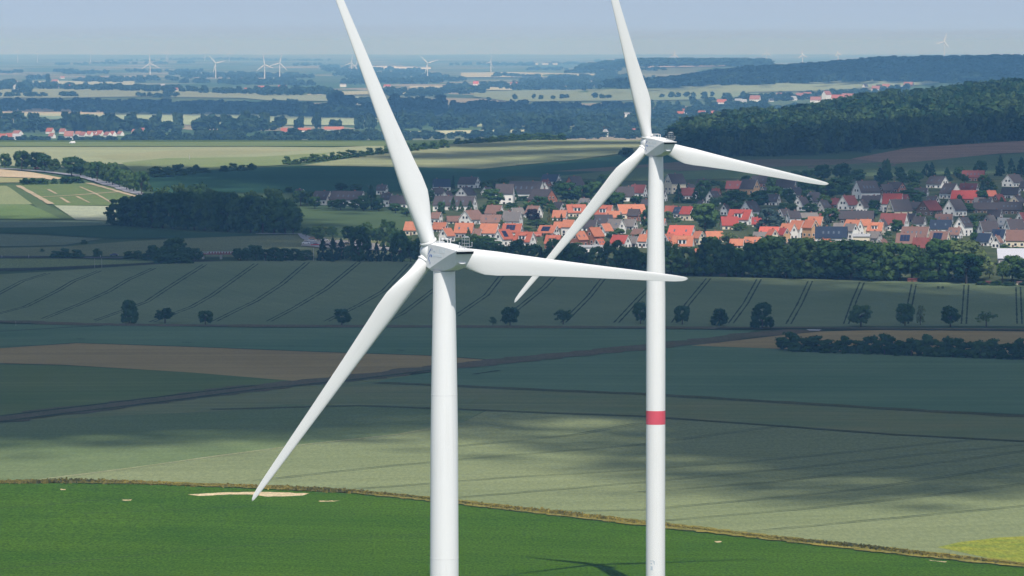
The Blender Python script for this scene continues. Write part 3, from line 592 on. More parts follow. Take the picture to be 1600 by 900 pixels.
    def flank(mb2, mat, name, quads):
        mb3 = MB()
        for (y0, z0_, y1, z1_, t) in quads:
            d = Vector((0, y1 - y0, z1_ - z0_)).normalized(); nn = Vector((0, -d.z, d.y)) * t / 2
            P, Q = Vector((0, y0, z0_)), Vector((0, y1, z1_))
            q = [P - nn, Q - nn, Q + nn, P + nn]
            def wx(p):   # half width of the flank here
                i = 0
                ys = [s[0] for s in S]
                for i in range(len(S) - 1):
                    if ys[i] >= p.y >= ys[i + 1]: break
                t_ = (ys[i] - p.y) / (ys[i] - ys[i + 1])
                a_, b_ = S[i], S[i + 1]
                z1 = a_[2] + (b_[2] - a_[2]) * t_; z2 = a_[5] + (b_[5] - a_[5]) * t_; wt = a_[1] + (b_[1] - a_[1]) * t_; wc = a_[4] + (b_[4] - a_[4]) * t_
                f_ = (z1 - p.z) / (z1 - z2); return wt + (wc - wt) * f_
            vs = [(-wx(p) - 0.03, p.y, p.z + zc) for p in q] + [(-wx(p) + 0.03, p.y, p.z + zc) for p in q]
            mb3.add(vs, [(0, 1, 2, 3), (4, 7, 6, 5), (0, 4, 5, 1), (1, 5, 6, 2), (2, 6, 7, 3), (3, 7, 4, 0)])
        mb3.obj(name, mat, o)
    flank(L1, LOGO_BLUE, 'logo', [(1.5, 0.9, 2.35, 0.05, 0.2), (2.35, -0.02, 1.75, -0.95, 0.2), (1.75, 0.12, 1.75, -0.3, 0.17), (1.45, 0.12, 1.1, -0.26, 0.17), (1.05, 0.1, 1.05, -0.28, 0.15)])
    flank(L1, LOGO_GREY, 'logo_letters', [(1.4, 1.12, 1.4, 0.74, 0.13), (1.15, 1.12, 1.15, 0.74, 0.13), (0.9, 1.06, 0.9, 0.74, 0.12)])
    flank(L1, LOGO_GREY, 'logo_letters', [(1.62, -0.95, 1.62, -1.35, 0.13), (1.38, -0.95, 1.38, -1.35, 0.13), (1.5, -1.15, 1.2, -1.15, 0.12)])
    flank(L1, LOGO_PALE, 'lettering', [(0.55 - 0.34 * i, -0.18, 0.55 - 0.34 * i, 0.22 - 0.03 * (i % 3), 0.17) for i in range(9)])
    flank(L1, LOGO_PALE, 'lettering', [(0.5, 0.62, -0.1, 0.6, 0.16)])
    flank(L1, LOGO_PALE, 'lettering', [(-1.5 - 0.4 * i, 0.45, -1.5 - 0.4 * i, 1.05 - 0.08 * (i % 2), 0.14) for i in range(5)])
    return o

def turbine(name, tower_px, d, base_z, tip_R, psi, th, cone, tilt, rad, label, group, band=None, flanges=(), hub_over=3.9, hub_px_y=None, marks=False):
    sx, sz = ray(tower_px, hub_px_y)
    hub_z = CAMZ + float(sz) * d
    X = float(sx) * d
    root = empty(name, (X, d, base_z))
    hz = hub_z - base_z - math.sin(R(tilt)) * hub_over    # axis height above base at the tower
    top = hz - 2.3
    # tower
    prof = [(r, z * top) for r, z in rad]
    t = tube('tower', prof, WHITE, root, 64)
    for z in flanges:
        rr = float(np.interp(z, [p[1] for p in prof], [p[0] for p in prof]))
        tube('flange', [(rr + 0.004, z - 0.05), (rr + 0.02, z - 0.045), (rr + 0.02, z + 0.045), (rr + 0.004, z + 0.05)], WHITE, t, 64)
    if band:
        r0, r1 = [float(np.interp(z, [p[1] for p in prof], [p[0] for p in prof])) for z in band]
        tube('red_band', [(r0 + 0.006, band[0]), (r0 + 0.014, band[0] + 0.01), (r1 + 0.014, band[1] - 0.01), (r1 + 0.006, band[1])], REDB, t, 64)
    if marks:
        mk = MB(); rr = rad[0][0] * 1.003
        for a, z, w, h in ((-115, 5.6, 0.5, 0.9), (-117, 6.9, 0.35, 0.3), (-113, 7.6, 0.9, 0.12), (-100, 7.1, 0.28, 0.5), (-98, 6.8, 0.15, 0.3)):
            M = Matrix.Rotation(R(a), 4, 'Z') @ Matrix.Translation((rr - 0.02, 0, z)); mk.box((0, -w / 2, 0), (0.035, w / 2, h), M)
        mk.obj('tower_mark', LOGO_PALE, t)
    tube('door_step', [(rad[0][0] + 0.35, -0.4), (rad[0][0] + 0.35, 0.25)], mat_plain('concrete', (0.4, 0.39, 0.37), 0.9) if 'concrete' not in MATS else MATS['concrete'], root, 32)
    # yawing head: frame with +Y upwind
    yaw = Matrix.Rotation(psi, 4, 'Z')
    nac = nacelle(root, hz); nac.matrix_local = yaw
    yb = tube('yaw_ring', [(rad[-1][0] + 0.02, top - 0.12), (rad[-1][0] + 0.1, top - 0.1), (rad[-1][0] + 0.1, top + 0.05)], GREYM, root, 48)
    # rotor frame: +Y along the shaft
    rot = yaw @ Matrix.Translation((0, 0, hz)) @ Matrix.Rotation(R(tilt), 4, 'X') @ Matrix.Translation((0, hub_over, 0))
    hub = MB()
    hub.lathe([(0.0, 2.15), (0.5, 2.08), (1.0, 1.82), (1.42, 1.3), (1.7, 0.55), (1.78, -0.25), (1.7, -0.85), (1.5, -1.15), (0.0, -1.2)], 36, Matrix.Rotation(R(-90), 4, 'X'), cap=False)
    ho = hub.obj('hub', WHITE, root, smooth=True); ho.matrix_local = rot
    bm_ = blade_mesh(tip_R, 'blade')
    for k in range(3):
        a = th + k * 2 * math.pi / 3
        M = rot @ Matrix.Rotation(a, 4, 'Y') @ Matrix.Rotation(R(-cone), 4, 'X')
        b = link('blade', bm_, root); b.matrix_local = M
        tube_ = MB(); tube_.lathe([(1.17, 1.62), (1.30, 1.64), (1.30, 1.86), (1.16, 1.88)], 36)
        r = tube_.obj('blade_collar', WHITE, b, smooth=True); sharp(r)
        tube_ = MB(); tube_.lathe([(1.12, 0.6), (1.12, 1.63)], 36); r = tube_.obj('blade_root', NAC, b, smooth=True)
    thing(root, label, 'wind turbine', group)
    return root

def small_turbine(px, py_hub, dist, hub_h, Rr, psi, th, label, rows=3, base_drop=True):
    sx, sz = ray(px, py_hub); X = float(sx) * dist; zh = CAMZ + float(sz) * dist
    zb = float(zt(X, dist)) - 1.0
    root = empty('wind_turbine', (X, dist, zb)); h = zh - zb
    t = MB(); t.lathe([(2.1, 0), (1.5, h * 0.6), (1.15, h - 1.5)], 14); sharp(t.obj('tower', WHITE, root, smooth=True))
    n = MB(); n.lathe([(0, -4.5), (1.4, -4.3), (1.9, -1.5), (1.9, 2.2), (1.2, 3.6), (0, 4.0)], 12, Matrix.Rotation(psi, 4, 'Z') @ Matrix.Translation((0, 0, h)) @ Matrix.Rotation(R(-90), 4, 'X'), cap=False); n.obj('nacelle', WHITE, root, smooth=True)
    global _SB
    if '_SB' not in globals():
        mb = MB(); prof = [(0.02, 1.0, 1.0), (0.08, 1.1, 0.9), (0.2, 1.9, 0.5), (0.5, 1.25, 0.3), (0.85, 0.75, 0.18), (1.0, 0.2, 0.05)]
        for f, w, tk in prof:
            for k in range(8):
                a = 2 * math.pi * k / 8; mb.v.append((w * math.cos(a), tk * math.sin(a), f * 40))
        for i in range(len(prof) - 1):
            for k in range(8): mb.f.append((i * 8 + k, i * 8 + (k + 1) % 8, (i + 1) * 8 + (k + 1) % 8, (i + 1) * 8 + k))
        mb.mi = [0] * len(mb.f); _SB = mb.mesh('blade', WHITE, smooth=True)
    for k in range(3):
        b = link('blade', _SB, root)
        b.matrix_local = Matrix.Rotation(psi, 4, 'Z') @ Matrix.Translation((0, 3.2, h)) @ Matrix.Rotation(th + k * 2 * math.pi / 3, 4, 'Y') @ Matrix.Diagonal((1.15, 1.15, Rr / 40.0, 1))
    thing(root, label, 'wind turbine', 'turbines far out on the plain')

def build_turbines():
    D1, D2 = F / 10.46, F / 7.2
    # front turbine
    turbine('wind_turbine', 694.0, D1, -9.0, 46.2, R(28.23), R(96.46), 2.12, 5.0, [(2.25, 0), (2.22, 0.25), (2.14, 0.55), (2.06, 0.74), (1.98, 0.80), (1.88, 0.86), (1.72, 0.95), (1.63, 1.0)],
            'nearest large white wind turbine, its tower plain without any red band', 'pair of large near turbines', flanges=(52.0, 76.5), hub_px_y=395.3)
    base2 = 0.0
    turbine('wind_turbine', 1025.0, D2, base2, 46.05, R(25.3), R(101.68), -0.4, 6.0, [(2.1, 0), (2.1, 0.4), (2.08, 0.68), (2.0, 0.74), (1.88, 0.8), (1.7, 0.93), (1.55, 1.0)],
            'second large white wind turbine with a red band round its tower', 'pair of large near turbines', band=((931 - 662.5) / 7.2, (931 - 641) / 7.2), flanges=(66.0,), hub_px_y=224.7, hub_over=3.4, marks=True)
    FT = [(234.5, 99, 21500, 65, 42, 0.15, R(-4), 'distant white turbine with an upright blade, farthest left of the clear ones'), (337, 98.5, 21500, 65, 44, -0.1, R(-44), 'distant white turbine with blades spread in a wide V, beside no other'),
          (413.5, 101, 21500, 65, 42, 0.2, R(-8), 'distant white turbine with an upright blade, left one of a close pair'), (437, 98.5, 21500, 65, 43, 0.1, R(14), 'distant white turbine with a blade leaning right, right one of a close pair'),
          (668, 98.5, 21500, 65, 43, -0.1, R(-46), 'distant white turbine seen between the two near rotors'), (549.5, 98, 27000, 80, 45, 0.5, R(10), 'faint hazy turbine just left of the upright front blade'), (556, 103, 29000, 70, 40, 0.6, R(30), 'faint hazy turbine close behind the upright front blade'),
          (767, 97, 26000, 75, 40, 0.9, R(20), 'faint hazy turbine standing alone right of the front rotor'), (27.5, 80, 40000, 90, 40, 0.8, R(5), 'faintest turbine on the horizon, nearest the left border'), (58.5, 80, 40000, 90, 40, 0.8, R(35), 'faint turbine on the horizon, second from the left border'),
          (141.5, 80, 42000, 90, 40, 0.7, R(-5), 'faint turbine on the horizon above the low field hill'), (261, 81, 42000, 90, 45, 0.4, R(20), 'faint turbine on the horizon right of the first clear turbine'), (320, 83, 42000, 90, 40, 0.6, R(40), 'faint turbine on the horizon before the wide V turbine'), (358, 83, 42000, 90, 40, 0.6, R(-10), 'faint turbine on the horizon after the wide V turbine'),
          (1475.5, 65.5, 18500, 60, 32, 0.2, R(17), 'white turbine rising above the far wooded hill, tower showing'), (1054, 86, 24500, 60, 26, 0.1, R(3), 'turbine half hidden behind the far ridge, beside a thin mast'), (1198, 83, 24500, 60, 30, 0.2, R(2), 'turbine half hidden behind the far ridge, right of the near rotor'),
          (1254, 86, 20000, 60, 22, 0.2, R(-8), 'turbine whose hub just clears the far wooded hill'), (1309.5, 84, 20000, 60, 16, 0.2, R(-12), 'turbine with only blade tips over the far wooded hill')]
    for f in FT: small_turbine(*f)
    # thin radio mast on the far ridge
    p = ground(1050, 96, 18000, 30000); mb = MB(); p = Vector((float(ray(1050, 0)[0]) * 22000, 22000, float(zt(float(ray(1050, 0)[0]) * 22000, 22000))))
    mb.rod((0, 0, 0), (0, 0, 45), 1.2, 6, 0.4); mb.box((-2.5, -0.4, 30), (2.5, 0.4, 31)); o = mb.obj('radio_mast', GREYM, None, loc=p); thing(o, 'thin radio mast on the far ridge beside a half hidden turbine', 'mast')
# ------------------------------------------------------------------ houses
def setup_house_mats():
    T = mat_tiles
    g = {}
    g['O'] = T('roof_orange', (0.44, 0.15, 0.085), (0.56, 0.22, 0.125), (0.34, 0.13, 0.085))
    g['Q'] = T('roof_redorange', (0.38, 0.105, 0.065), (0.48, 0.155, 0.095), (0.27, 0.1, 0.065))
    g['U'] = T('roof_brightred', (0.54, 0.105, 0.08), (0.62, 0.15, 0.105), (0.5, 0.13, 0.07))
    g['R'] = T('roof_red', (0.33, 0.05, 0.045), (0.4, 0.08, 0.06), (0.22, 0.07, 0.05))
    g['P'] = T('roof_faded', (0.33, 0.13, 0.1), (0.4, 0.18, 0.13), (0.24, 0.12, 0.09))
    g['r'] = T('roof_darkred', (0.16, 0.045, 0.045), (0.22, 0.065, 0.055), (0.1, 0.05, 0.045))
    g['B'] = T('roof_brown', (0.19, 0.105, 0.085), (0.26, 0.15, 0.12), (0.13, 0.09, 0.075))
    g['D'] = T('roof_dark', (0.05, 0.045, 0.052), (0.085, 0.068, 0.07), (0.05, 0.052, 0.045))
    g['G'] = T('roof_grey', (0.17, 0.155, 0.15), (0.23, 0.205, 0.19), (0.12, 0.115, 0.1))
    g['N'] = T('roof_navy', (0.02, 0.032, 0.06), (0.03, 0.045, 0.08), (0.03, 0.04, 0.06))
    g['L'] = T('roof_pale', (0.33, 0.34, 0.35), (0.42, 0.43, 0.44), (0.3, 0.3, 0.3))
    w = {'w': mat_plain('wall_white', (0.8, 0.79, 0.75), 0.8, 0.2, 0.07, 0.8), 'c': mat_plain('wall_cream', (0.7, 0.62, 0.46), 0.8, 0.2, 0.08, 0.8), 'g': mat_plain('wall_grey', (0.42, 0.41, 0.4), 0.85, 0.2, 0.1, 0.8),
         'k': mat_plain('wall_brick', (0.3, 0.12, 0.075), 0.85, 0.2, 0.2, 2.0), 'o': mat_plain('wall_ochre', (0.55, 0.33, 0.17), 0.85, 0.2, 0.12, 1.0), 't': mat_plain('wall_timber', (0.13, 0.085, 0.06), 0.85, 0.2, 0.2, 2.0)}
    ex = {'pane': mat_plain('window_glass', (0.025, 0.032, 0.045), 0.12, 0.6), 'frame': mat_plain('window_frame', (0.72, 0.72, 0.7), 0.5), 'door': mat_plain('door_wood', (0.12, 0.07, 0.045), 0.6), 'solar': mat_plain('solar_panel', (0.012, 0.02, 0.055), 0.18, 0.6),
          'chim': mat_plain('chimney_brick', (0.26, 0.12, 0.09), 0.9, 0.2, 0.2, 2.0), 'verge': mat_plain('verge_board', (0.66, 0.66, 0.64), 0.7), 'sky': mat_plain('skylight_glass', (0.1, 0.13, 0.17), 0.12, 0.6)}
    return g, w, ex
ROOFN = {'O': 'orange', 'Q': 'red-orange', 'U': 'bright red', 'R': 'red', 'P': 'faded brick', 'r': 'dark red', 'B': 'brown', 'D': 'slate', 'G': 'grey', 'N': 'navy blue', 'L': 'pale grey'}
WALLN = {'w': 'white', 'c': 'cream', 'g': 'grey', 'k': 'brick', 'o': 'ochre', 't': 'timber'}
FOOT = []     # footprints: x, y, radius
RECT = []     # where each house is seen: x0, x1, y0, y1

def house(px, py, wpx, hpx, th, roof, wall, flags='', d0=2600, d1=6000, cat='house', row=None, lab=None, detail=True, eave_f=None, group='houses of the village below the hill'):
    p = ground(px, py, d0, d1); d = p.y
    W = wpx * d / F; H = hpx * d / F
    t = R(th); ct, st = math.cos(abs(t)), math.sin(abs(t))
    ratio = 1.35 if 'l' not in flags else 2.6
    Dp = W / (ratio * ct + st); Ln = ratio * Dp
    if Dp > 11.5: Dp = 11.5; Ln = max(6.0, (W - Dp * st) / max(ct, 0.2))
    Ln = min(Ln, 46.0); Dp = max(Dp, 4.5)
    ef = eave_f or (0.42 if 'f' not in flags else 0.8)
    rise = H * (1 - ef); rise = min(rise, Dp * 0.5 * 1.35); he = H - rise
    if 'f' in flags: rise = min(rise, Dp * 0.18); he = H - rise
    zb = min(float(zt(p.x + a, p.y + b)) for a in (-5, 5) for b in (-5, 5)) - 0.3
    root = empty('house' if cat == 'house' else cat.replace(' ', '_'), (p.x, p.y + Dp * 0.5, zb), t)
    he += 0.3
    x1, y1 = Ln / 2, Dp / 2
    # walls with gables, one closed body
    m = MB()
    v = [(-x1, -y1, -0.6), (x1, -y1, -0.6), (x1, y1, -0.6), (-x1, y1, -0.6), (-x1, -y1, he), (x1, -y1, he), (x1, y1, he), (-x1, y1, he), (-x1, 0, he + rise), (x1, 0, he + rise)]
    m.add(v, [(0, 1, 5, 4), (2, 3, 7, 6), (1, 2, 6, 9, 5), (3, 0, 4, 8, 7), (0, 3, 2, 1), (4, 5, 9, 8), (6, 7, 8, 9)])
    wo = m.obj('wall', WM[wall], root)
    # roof: two slabs meeting at the ridge, overhanging eaves and gables
    sl = rise / y1; ov = 0.45; og = 0.35; tk = 0.22; yo = y1 + ov; zo = he - ov * sl
    m = MB(); up = 0.05
    a = [(-x1 - og, -yo, zo + up), (x1 + og, -yo, zo + up), (x1 + og, 0, he + rise + up), (-x1 - og, 0, he + rise + up), (x1 + og, yo, zo + up), (-x1 - og, yo, zo + up)]
    b = [(q[0], q[1], q[2] + tk) for q in a]
    m.add(a + b, [(0, 3, 2, 1), (3, 5, 4, 2), (6, 7, 8, 9), (9, 8, 10, 11), (0, 1, 7, 6), (4, 5, 11, 10), (1, 2, 8, 7), (2, 4, 10, 8), (3, 0, 6, 9), (5, 3, 9, 11)])
    ro = m.obj('roof', RM[roof], root)
    k = rnd.random()
    if detail and ('f' not in flags):
        cx = rnd.uniform(-0.3, 0.3) * Ln; m = MB(); m.box((cx - 0.35, 0.2, he + rise - 0.8), (cx + 0.35, 0.9, he + rise + 0.9)); m.obj('chimney', EX['chim'], ro)
    if detail and wall in 'wco' and abs(th) > 12 and 'f' not in flags:
        s = 1 if th < 0 else -1; m = MB(); xe = s * (x1 + og + 0.02)
        for sg in (-1, 1):
            m.add([(xe, sg * yo, zo - 0.05), (xe, 0, he + rise - 0.02), (xe, 0, he + rise + 0.27), (xe, sg * yo, zo + 0.27), (xe + s * 0.06, sg * yo, zo - 0.05), (xe + s * 0.06, 0, he + rise - 0.02), (xe + s * 0.06, 0, he + rise + 0.27), (xe + s * 0.06, sg * yo, zo + 0.27)],
                  [(0, 1, 2, 3), (7, 6, 5, 4), (0, 4, 5, 1), (1, 5, 6, 2), (2, 6, 7, 3), (3, 7, 4, 0)])
        m.obj('verge_board', EX['verge'], ro)
    # windows
    def window(side, u, z, w=1.15, h=1.25):
        pm, fm = MB(), MB()
        if side in 'lr':
            s = 1 if side == 'r' else -1; xx = s * x1
            fm.box((min(xx, xx + s * 0.05), u - w / 2 - 0.12, z - 0.12), (max(xx, xx + s * 0.05), u + w / 2 + 0.12, z + h + 0.12))
            pm.box((min(xx + s * 0.03, xx + s * 0.08), u - w / 2, z), (max(xx + s * 0.03, xx + s * 0.08), u + w / 2, z + h))
        else:
            fm.box((u - w / 2 - 0.12, -y1 - 0.05, z - 0.12), (u + w / 2 + 0.12, -y1, z + h + 0.12)); pm.box((u - w / 2, -y1 - 0.08, z), (u + w / 2, -y1 - 0.03, z + h))
        f = fm.obj('window', EX['frame'] if wall not in 'w' else WM['g'], root); pm.obj('pane', EX['pane'], f)
    if detail:
        gs = 'r' if th < 0 else 'l'
        z0 = max(0.9, he * 0.5 - 0.6)
        if abs(th) > 12:
            for u in (-Dp * 0.24, Dp * 0.24): window(gs, u, z0)
            if rise > 2.4:
                if Dp > 7.5:
                    for u in (-Dp * 0.13, Dp * 0.13): window(gs, u, he + 0.35)
                else: window(gs, 0, he + 0.4)
            if he > 5.2:
                for u in (-Dp * 0.24, Dp * 0.24): window(gs, u, 0.8)
        if abs(th) < 62:
            nW = max(2, min(6, int(Ln / 3.2)))
            for i in range(nW):
                window('f', -x1 + Ln * (i + 0.5) / nW, z0, 1.3)
            if he > 5.2:
                for i in range(nW): window('f', -x1 + Ln * (i + 0.5) / nW, 0.8, 1.3)
            if he <= 5.2:
                dm = MB(); du = -x1 + Ln * (0.5 if nW % 2 == 0 else 0.36); dm.box((du - 0.5, -y1 - 0.07, 0.0), (du + 0.5, -y1, min(2.1, he - 0.4))); dm.obj('door', EX['door'], root)
    def onroof(u0, u1, v0, v1, lift):   # patch lying on the front slope, v from ridge 0 to eaves 1
        P = lambda u, vv, l: (u, -yo * vv - sl * l / math.hypot(1, sl), (he + rise) + (zo - he - rise) * vv + up + tk + l / math.hypot(1, sl))
        q = [P(u0, v1, lift), P(u1, v1, lift), P(u1, v0, lift), P(u0, v0, lift), P(u0, v1, -0.05), P(u1, v1, -0.05), P(u1, v0, -0.05), P(u0, v0, -0.05)]
        return q, [(0, 1, 2, 3), (0, 4, 5, 1), (1, 5, 6, 2), (2, 6, 7, 3), (3, 7, 4, 0)]
    if 's' in flags:
        m = MB(); n_ = max(2, int(Ln * 0.55 / 1.7)); x0 = -Ln * 0.3
        for i in range(n_):
            for r_ in range(2):
                q = onroof(x0 + i * 1.72, x0 + i * 1.72 + 1.62, 0.18 + 0.3 * r_, 0.46 + 0.3 * r_, 0.12); m.add(*q)
        m.obj('solar_panel', EX['solar'], ro)
    if 'k' in flags or (detail and k < 0.22 and 's' not in flags and 'd' not in flags):
        for i in range(2 if Ln < 14 else 4):
            m = MB(); u = Ln * (-0.25 + 0.5 * i / (1 if Ln < 14 else 3)); m.add(*onroof(u - 0.45, u + 0.45, 0.42, 0.64, 0.1)); m.obj('skylight', EX['sky'], ro)
    if 'd' in flags:
        m = MB(); w2 = min(2.2, Ln * 0.2); zf = he + rise * 0.12; yf = -y1 * 0.88; zt_ = he + rise * 0.62; yb = -y1 * 0.3
        m.box((-w2, yf, zf), (w2, yb, zt_)); dr = m.obj('dormer', WM['w' if wall != 'k' else 'c'], root)
        m = MB(); m.add([(-w2 - 0.3, yf - 0.3, zt_ + 0.01), (w2 + 0.3, yf - 0.3, zt_ + 0.01), (w2 + 0.3, -0.05, zt_ + rise * 0.3), (-w2 - 0.3, -0.05, zt_ + rise * 0.3), (-w2 - 0.3, yf - 0.3, zt_ + 0.2), (w2 + 0.3, yf - 0.3, zt_ + 0.2), (w2 + 0.3, -0.05, zt_ + rise * 0.3 + 0.2), (-w2 - 0.3, -0.05, zt_ + rise * 0.3 + 0.2)],
              [(0, 3, 2, 1), (4, 5, 6, 7), (0, 1, 5, 4), (1, 2, 6, 5), (2, 3, 7, 6), (3, 0, 4, 7)]); m.obj('dormer_roof', RM[roof], dr)
        for u in (-w2 * 0.5, w2 * 0.5):
            m = MB(); m.box((u - w2 * 0.3, yf - 0.04, zf + 0.35), (u + w2 * 0.3, yf + 0.01, zt_ - 0.25)); m.obj('dormer_window', EX['pane'], dr)
    FOOT.append((p.x, p.y + Dp * 0.5, max(Ln, Dp) * 0.6)); RECT.append((px - wpx / 2, px + wpx / 2, py - hpx, py))
    if lab is None:
        side = 'solar-panelled' if 's' in flags else ('dormered' if 'd' in flags else ('end-on' if abs(th) >= 48 else ('long' if 'l' in flags else '')))
        lab = ' '.join(x for x in (side, WALLN[wall], 'flat block' if 'f' in flags else 'house', 'under', ROOFN[roof], 'roof') if x)
    if row is None: row = 'in upper village' if py < 328 else ('in middle rows' if py < 362 else 'in front rows')
    thing(root, lab, cat, group, key=(row, px, zone(px)))
    return root

HOUSES = '''645 368 28 21 -20 O c|688 364 26 16 -25 O w|698 379 25 22 55 O w|726 373 33 24 -15 O g|746 373 15 15 -20 B w|765 373 33 23 -20 O w|787 387 33 28 50 Q w s|682 351 19 19 -30 B w|713 351 34 13 10 B c|737 352 40 23 52 B w|773 341 31 20 -30 B w|768 355 34 19 -10 B w|798 350 26 20 -20 G w
690 299 28 19 5 N w|733 295 36 18 -25 D w|683 308 26 14 40 D w|699 310 18 10 55 D w|728 312 32 19 58 D w|762 306 20 13 55 D w|711 330 70 23 -20 D w lk|789 320 30 32 -8 D w|822 314 62 30 -25 D w k|846 300 22 15 -60 D w|853 295 17 14 -50 r k|861 290 32 17 -25 N w|848 322 46 26 -42 D k|898 300 32 24 48 D k|781 342 14 13 -50 B w|808 340 25 15 35 G w|802 355 30 23 -20 G w|834 342 28 20 -40 B w
801 371 34 21 -15 Q w s|820 387 36 24 -30 Q w d|840 372 14 9 -10 Q c|857 371 36 18 -30 O w s|865 390 28 22 -20 Q k d|873 361 16 14 -20 O w|889 370 24 26 -32 O w|875 346 24 17 -15 O w|900 340 34 20 12 Q c d|874 332 20 16 -50 D g|914 324 22 14 -40 G g|945 344 32 23 -25 Q c d|986 343 48 23 14 O c|959 345 26 15 -20 O c|991 347 22 20 -25 D k|943 357 30 21 10 D w|921 362 26 18 -15 D w|962 367 32 24 -42 G w|985 360 24 17 -32 G w|998 371 24 13 -42 B w|946 371 24 21 50 O w|929 386 30 30 50 O k|905 388 28 26 50 O k|937 388 18 14 50 Q w|970 388 34 20 -35 R w|1006 389 16 22 -25 O w|991 387 16 17 -30 G w|976 316 30 24 5 D w|998 309 28 20 -25 r w
1055 304 34 32 35 D c|1076 312 26 18 -15 r w|1098 299 22 19 -42 D g|1079 300 14 12 40 D g|1115 321 24 22 52 D w|1119 308 16 13 -30 r k|1096 332 16 18 -58 D w|1148 302 28 19 -15 r t|1172 305 32 24 -36 D o|1195 308 14 15 55 D o|1188 293 28 18 -15 D k|1173 342 34 27 55 D w|1134 338 14 18 58 D w|1158 353 44 25 -25 R w d|1140 360 28 21 8 R c|1185 356 20 16 -5 R c|1049 336 20 14 -10 Q c|1061 342 18 18 -35 N w|1075 346 26 23 -42 R c|1066 377 46 24 -20 U w|1046 388 26 22 50 Q w|1068 394 36 25 -12 O w d|1092 384 20 22 -52 O c|1116 380 30 18 12 O c|1092 399 12 10 -20 O c|1128 398 22 14 -15 O c|1152 389 24 15 -15 O c|1177 388 34 17 -30 O c|1190 380 28 17 -20 G c|1203 379 36 24 -20 U c
1207 385 18 26 -58 Q c|1225 383 20 26 -58 R o|1232 378 30 28 -45 O w|1247 373 30 28 -45 O w|1267 378 26 34 -50 O o|1275 362 28 23 -25 O c|1263 350 36 17 20 G w|1240 352 24 22 25 D w|1300 383 52 28 -6 N w k|1291 390 22 16 46 O w|1319 366 34 17 -10 G c|1330 378 24 28 -46 G w|1334 372 32 28 -40 O w|1353 368 20 25 -20 O c|1369 370 28 22 -20 O c d|1368 382 22 20 -40 G g|1344 398 34 20 -20 B w|1380 390 18 15 52 B w|1396 395 16 12 -20 r c
1243 311 30 18 55 D w|1229 301 34 20 -15 D w|1253 331 26 23 55 D w|1272 323 32 22 50 D g|1287 333 24 20 55 D g|1326 329 34 23 50 r w|1303 326 20 16 -20 r t|1354 312 44 29 30 D w k|1363 331 38 25 -26 D w|1348 335 20 21 58 D w|1340 350 56 20 -8 D t|1396 333 34 30 -16 R w|1406 342 40 30 25 D c|1398 362 48 28 -20 r w|1379 365 14 22 58 D w|1437 358 22 19 -25 D w
1400 301 34 16 -45 D k|1466 295 36 19 -42 D w|1486 312 34 25 -55 D w|1515 302 32 15 -20 r w|1509 319 46 21 -15 R k|1530 322 16 13 -10 G o|1549 313 18 15 25 Q t|1541 325 26 14 -30 D w|1561 324 22 20 50 r t|1580 311 32 17 -20 D w|1590 323 28 17 62 D c|1584 293 36 20 50 D w|1522 284 38 17 -10 r k|1493 339 38 27 50 D w|1453 338 42 24 50 r t|1541 334 40 17 -8 D t|1580 336 42 20 -12 D t|1506 370 30 30 55 D w|1471 366 36 22 -10 N w k|1476 352 30 17 -15 B w|1493 374 24 18 -30 B w|1547 360 22 23 48 G g|1545 373 34 27 22 D w|1570 360 22 19 -15 L w|1586 369 34 26 25 D w|1562 382 26 23 -30 N w s|1540 386 28 21 -36 N w|1559 389 14 20 56 B w|1589 388 34 28 -12 B c|1432 382 50 27 -20 B c|1417 392 34 27 -15 B w s|1442 396 34 24 -22 r w|1469 388 36 26 -26 B c s
468 309 18 13 -40 D w|504 320 34 21 -34 D w k|543 321 58 22 -26 D w lk|605 323 22 21 -36 D w|625 326 34 20 -15 D w|597 304 18 15 -20 D w|1620 318 34 22 -25 D w|1640 340 40 26 40 D w|1630 376 36 26 -25 B w|1655 300 40 24 30 D w|1410 318 26 14 -35 r k|1440 308 24 14 -20 D w|1385 304 24 16 30 D t|1432 330 26 14 -30 D t|1555 344 26 16 -25 D w|1602 352 30 20 40 r w|1606 300 26 16 -30 D w|1458 320 22 13 -40 D w|1284 309 24 14 -25 D g|1208 322 26 18 -30 D w|1205 345 26 16 -15 D w|1226 345 22 18 40 D w|1308 346 30 16 -15 D w|1290 349 24 15 -30 r w|1422 348 24 14 -30 D w|1380 320 22 15 -20 D t|1030 316 26 18 -25 D w|1013 330 24 18 -20 D w|1030 360 24 18 -20 Q w|1010 352 20 16 -30 B w|1022 380 26 20 -20 O w'''

